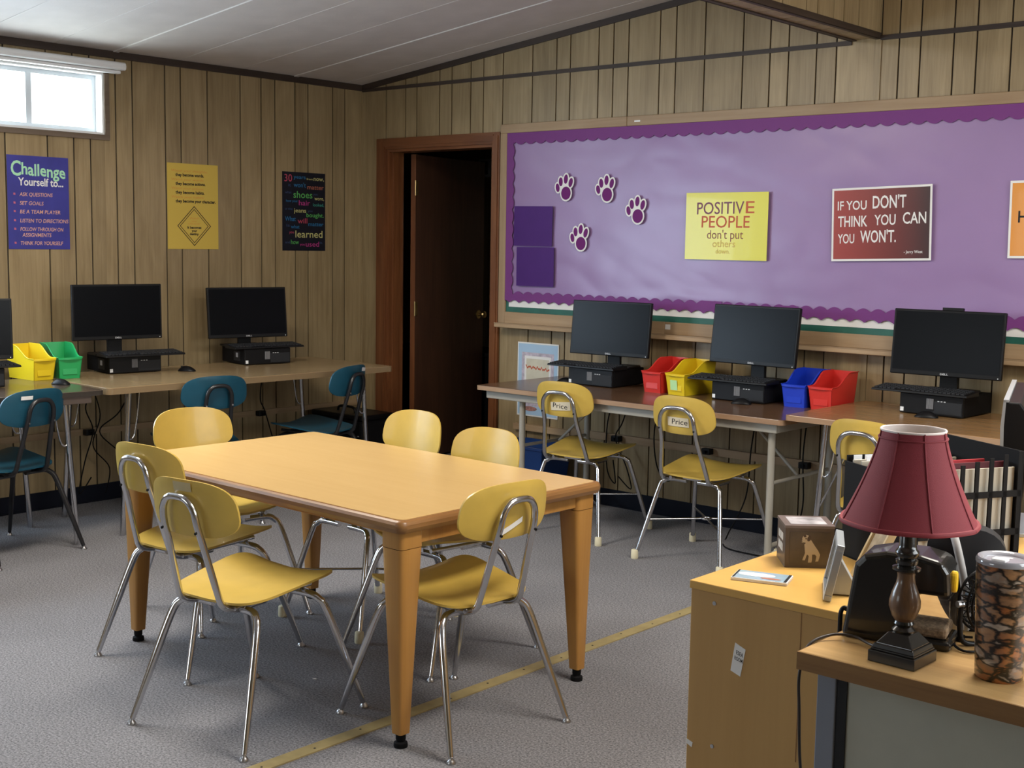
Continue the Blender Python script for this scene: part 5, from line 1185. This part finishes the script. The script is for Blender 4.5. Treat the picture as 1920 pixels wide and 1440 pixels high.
# credenza behind, with file crate, monitor and trinkets
cz_ = thing('side_credenza', 'honey coloured low credenza behind the desk', 'credenza', (5.000, -2.815, 0))
MB().box(0.0, 1.60, 0, 0.60, 0.0, 0.728).build('body', CABW, cz_, bevel=0.002); MB().box(-0.004, 1.604, -0.004, 0.604, 0.728, 0.750).build('credenza_top', CABTOP, cz_, bevel=0.002)
fcr = thing('file_crate', 'black open file crate full of folders behind the red lampshade', 'file crate', (4.972, -2.972, 0.750), math.radians(-29.5))
CW, CD, CHh = 0.262, 0.280, 0.275
box('long_side', BLACKM, fcr, 0, CW, 0, 0.004, 0, 0.222, 0.001); box('long_side', BLACKM, fcr, 0, CW, CD-0.004, CD, 0, CHh, 0.001); box('bottom', BLACKM, fcr, 0, CW, 0, CD, 0, 0.004)
box('end_panel', BLACKM, fcr, 0, 0.004, 0.004, CD-0.004, 0.004, 0.235)
NB = 8
for i in range(NB): box('end_bar', BLACKM, fcr, CW-0.004, CW, 0.004+i*(CD-0.018)/(NB-1), 0.014+i*(CD-0.018)/(NB-1), 0.004, CHh-0.045+0.045*i/(NB-1))
for z in (0.004, 0.090, 0.175): box('end_bar', BLACKM, fcr, CW-0.004, CW, 0.004, CD-0.004, z, z+0.014)
CREAMF = mat('folder_cream', (0.50, 0.46, 0.38), 0.6)
FB, FR, FM = mat('folder_buff', (0.60, 0.50, 0.34), 0.6), mat('folder_red', (0.48, 0.035, 0.045), 0.6), mat('folder_maroon', (0.11, 0.012, 0.018), 0.6)
names_ = ['white folder at the left end of the file crate', 'second white folder in the file crate', 'buff folder in the file crate', 'third white folder in the file crate', 'bright red folder in the middle of the file crate', 'second buff folder in the file crate', 'maroon folder in the file crate', 'white folder pressed against the slotted end of the crate']
for i, (m_, h_) in enumerate(((CREAMF, 0.226), (CREAMF, 0.228), (FB, 0.224), (WHITEP, 0.227), (FR, 0.240), (FB, 0.230), (FM, 0.246), (CREAMF, 0.238))):
    x0 = 0.016+i*0.0325
    fo = tag(MB().box(x0, x0+0.004, 0.010, CD-0.012, 0.006, h_).build('file_folder', m_), names_[i], 'folder', 'folders in the file crate')
    fo.location = fcr.location; fo.rotation_euler = fcr.rotation_euler
    for k in range(2): box('tab', WHITE, fo, x0, x0+0.0015, 0.012+k*0.03+0.012*(i % 2), 0.034+k*0.03+0.012*(i % 2), h_, h_+0.011)

mt = thing('teacher_monitor', 'large black monitor seen edge on at the right edge of the picture', 'monitor', (5.150, -2.360, 0.750), math.radians(-72))
pr_ = [(-0.012, 0.040), (-0.016, 0.09), (-0.030, 0.19), (-0.034, 0.29), (-0.030, 0.35), (0.004, 0.350), (0.026, 0.32), (0.03, 0.19), (0.014, 0.06)]
MB().prism([(p[0], p[1]) for p in pr_], 'x', -0.26, 0.26).build('casing', BLACK, mt, bevel=0.004)
MB().prism([(-0.016, 0.040), (-0.020, 0.09), (-0.034, 0.19), (-0.038, 0.29), (-0.034, 0.354), (-0.028, 0.354), (-0.030, 0.29), (-0.027, 0.19), (-0.013, 0.09), (-0.009, 0.040)], 'x', -0.262, 0.262).build('bezel', SILF, mt)
MB().prism([(-0.034, 0.350), (-0.034, 0.356), (-0.022, 0.356), (-0.022, 0.350)], 'x', -0.262, 0.262).build('top_strip', SILF, mt)
MB().box(-0.05, 0.05, -0.004, 0.012, 0.006, 0.06).build('neck', SILF, mt, bevel=0.003); MB().prism(superoval(0.14, 0.09, 2.5, 28), 'z', 0.0, 0.010).build('base', SILF, mt, bevel=0.002)
tk = thing('black_speaker', 'small black box with a gold knob behind the tumbler', 'speaker', (5.040, -2.540, 0.750), math.radians(40))
MB().box(-0.045, 0.045, -0.03, 0.03, 0, 0.115).build('cabinet_box', DGREY, tk, bevel=0.006); MB().tube([(0.02, -0.03, 0.080), (0.02, -0.048, 0.080)], [0.012, 0.013], 14).build('knob', BRASS, tk, smooth=50)
fw_ = thing('gold_flower_sprig', 'sprig of gold artificial flowers behind the tumbler', 'ornament', (5.110, -2.660, 0.750))
GOLD = mat('gold_petals', (0.50, 0.38, 0.16), 0.35, metal=0.6)
r2 = random.Random(3)
for i in range(13):
    x, y_, z = r2.uniform(-0.035, 0.035), r2.uniform(-0.025, 0.025), r2.uniform(0.02, 0.085)
    s_ = MB().tube([(0, 0, 0.001), (x*0.6, y_*0.6, z*0.6), (x, y_, z)], 0.0015, 5).build('stem', mat('stem_green', (0.10, 0.12, 0.05), 0.6), fw_)
    MB().lathe([(0.002, -0.008), (0.010, -0.003), (0.011, 0.003), (0.004, 0.009)], (x, y_, z), 9).build('bloom', GOLD, s_, smooth=50)
pu = thing('purple_bag', 'purple rounded bag on the oak table at the far right', 'bag', (4.580, -0.42, 0.740))
PUR = mat('bag_purple', (0.16, 0.012, 0.16), 0.5, var=0.1, scale=15)
MB().lathe([(0.10, 0), (0.125, 0.03), (0.135, 0.10), (0.120, 0.17), (0.07, 0.215), (0.02, 0.228)], n=28, sy=0.6).build('bag_body', PUR, pu, smooth=60)
MB().tube(smoothpath([(-0.05, 0, 0.215), (-0.04, 0, 0.255), (0.04, 0, 0.255), (0.05, 0, 0.215)], 5), 0.006, 8).build('handle', PUR, pu, smooth=60)
wp = tag(MB().prism([(0, 0), (0.011, 0.002), (0.013, 0.008), (0.003, 0.010)], 'z', 0.0, 0.002).build('paper_scrap', WHITEP), 'tiny cream paper scrap on the carpet under the table', 'paper scrap')
wp.location = (3.10, -3.00, 0.0005)
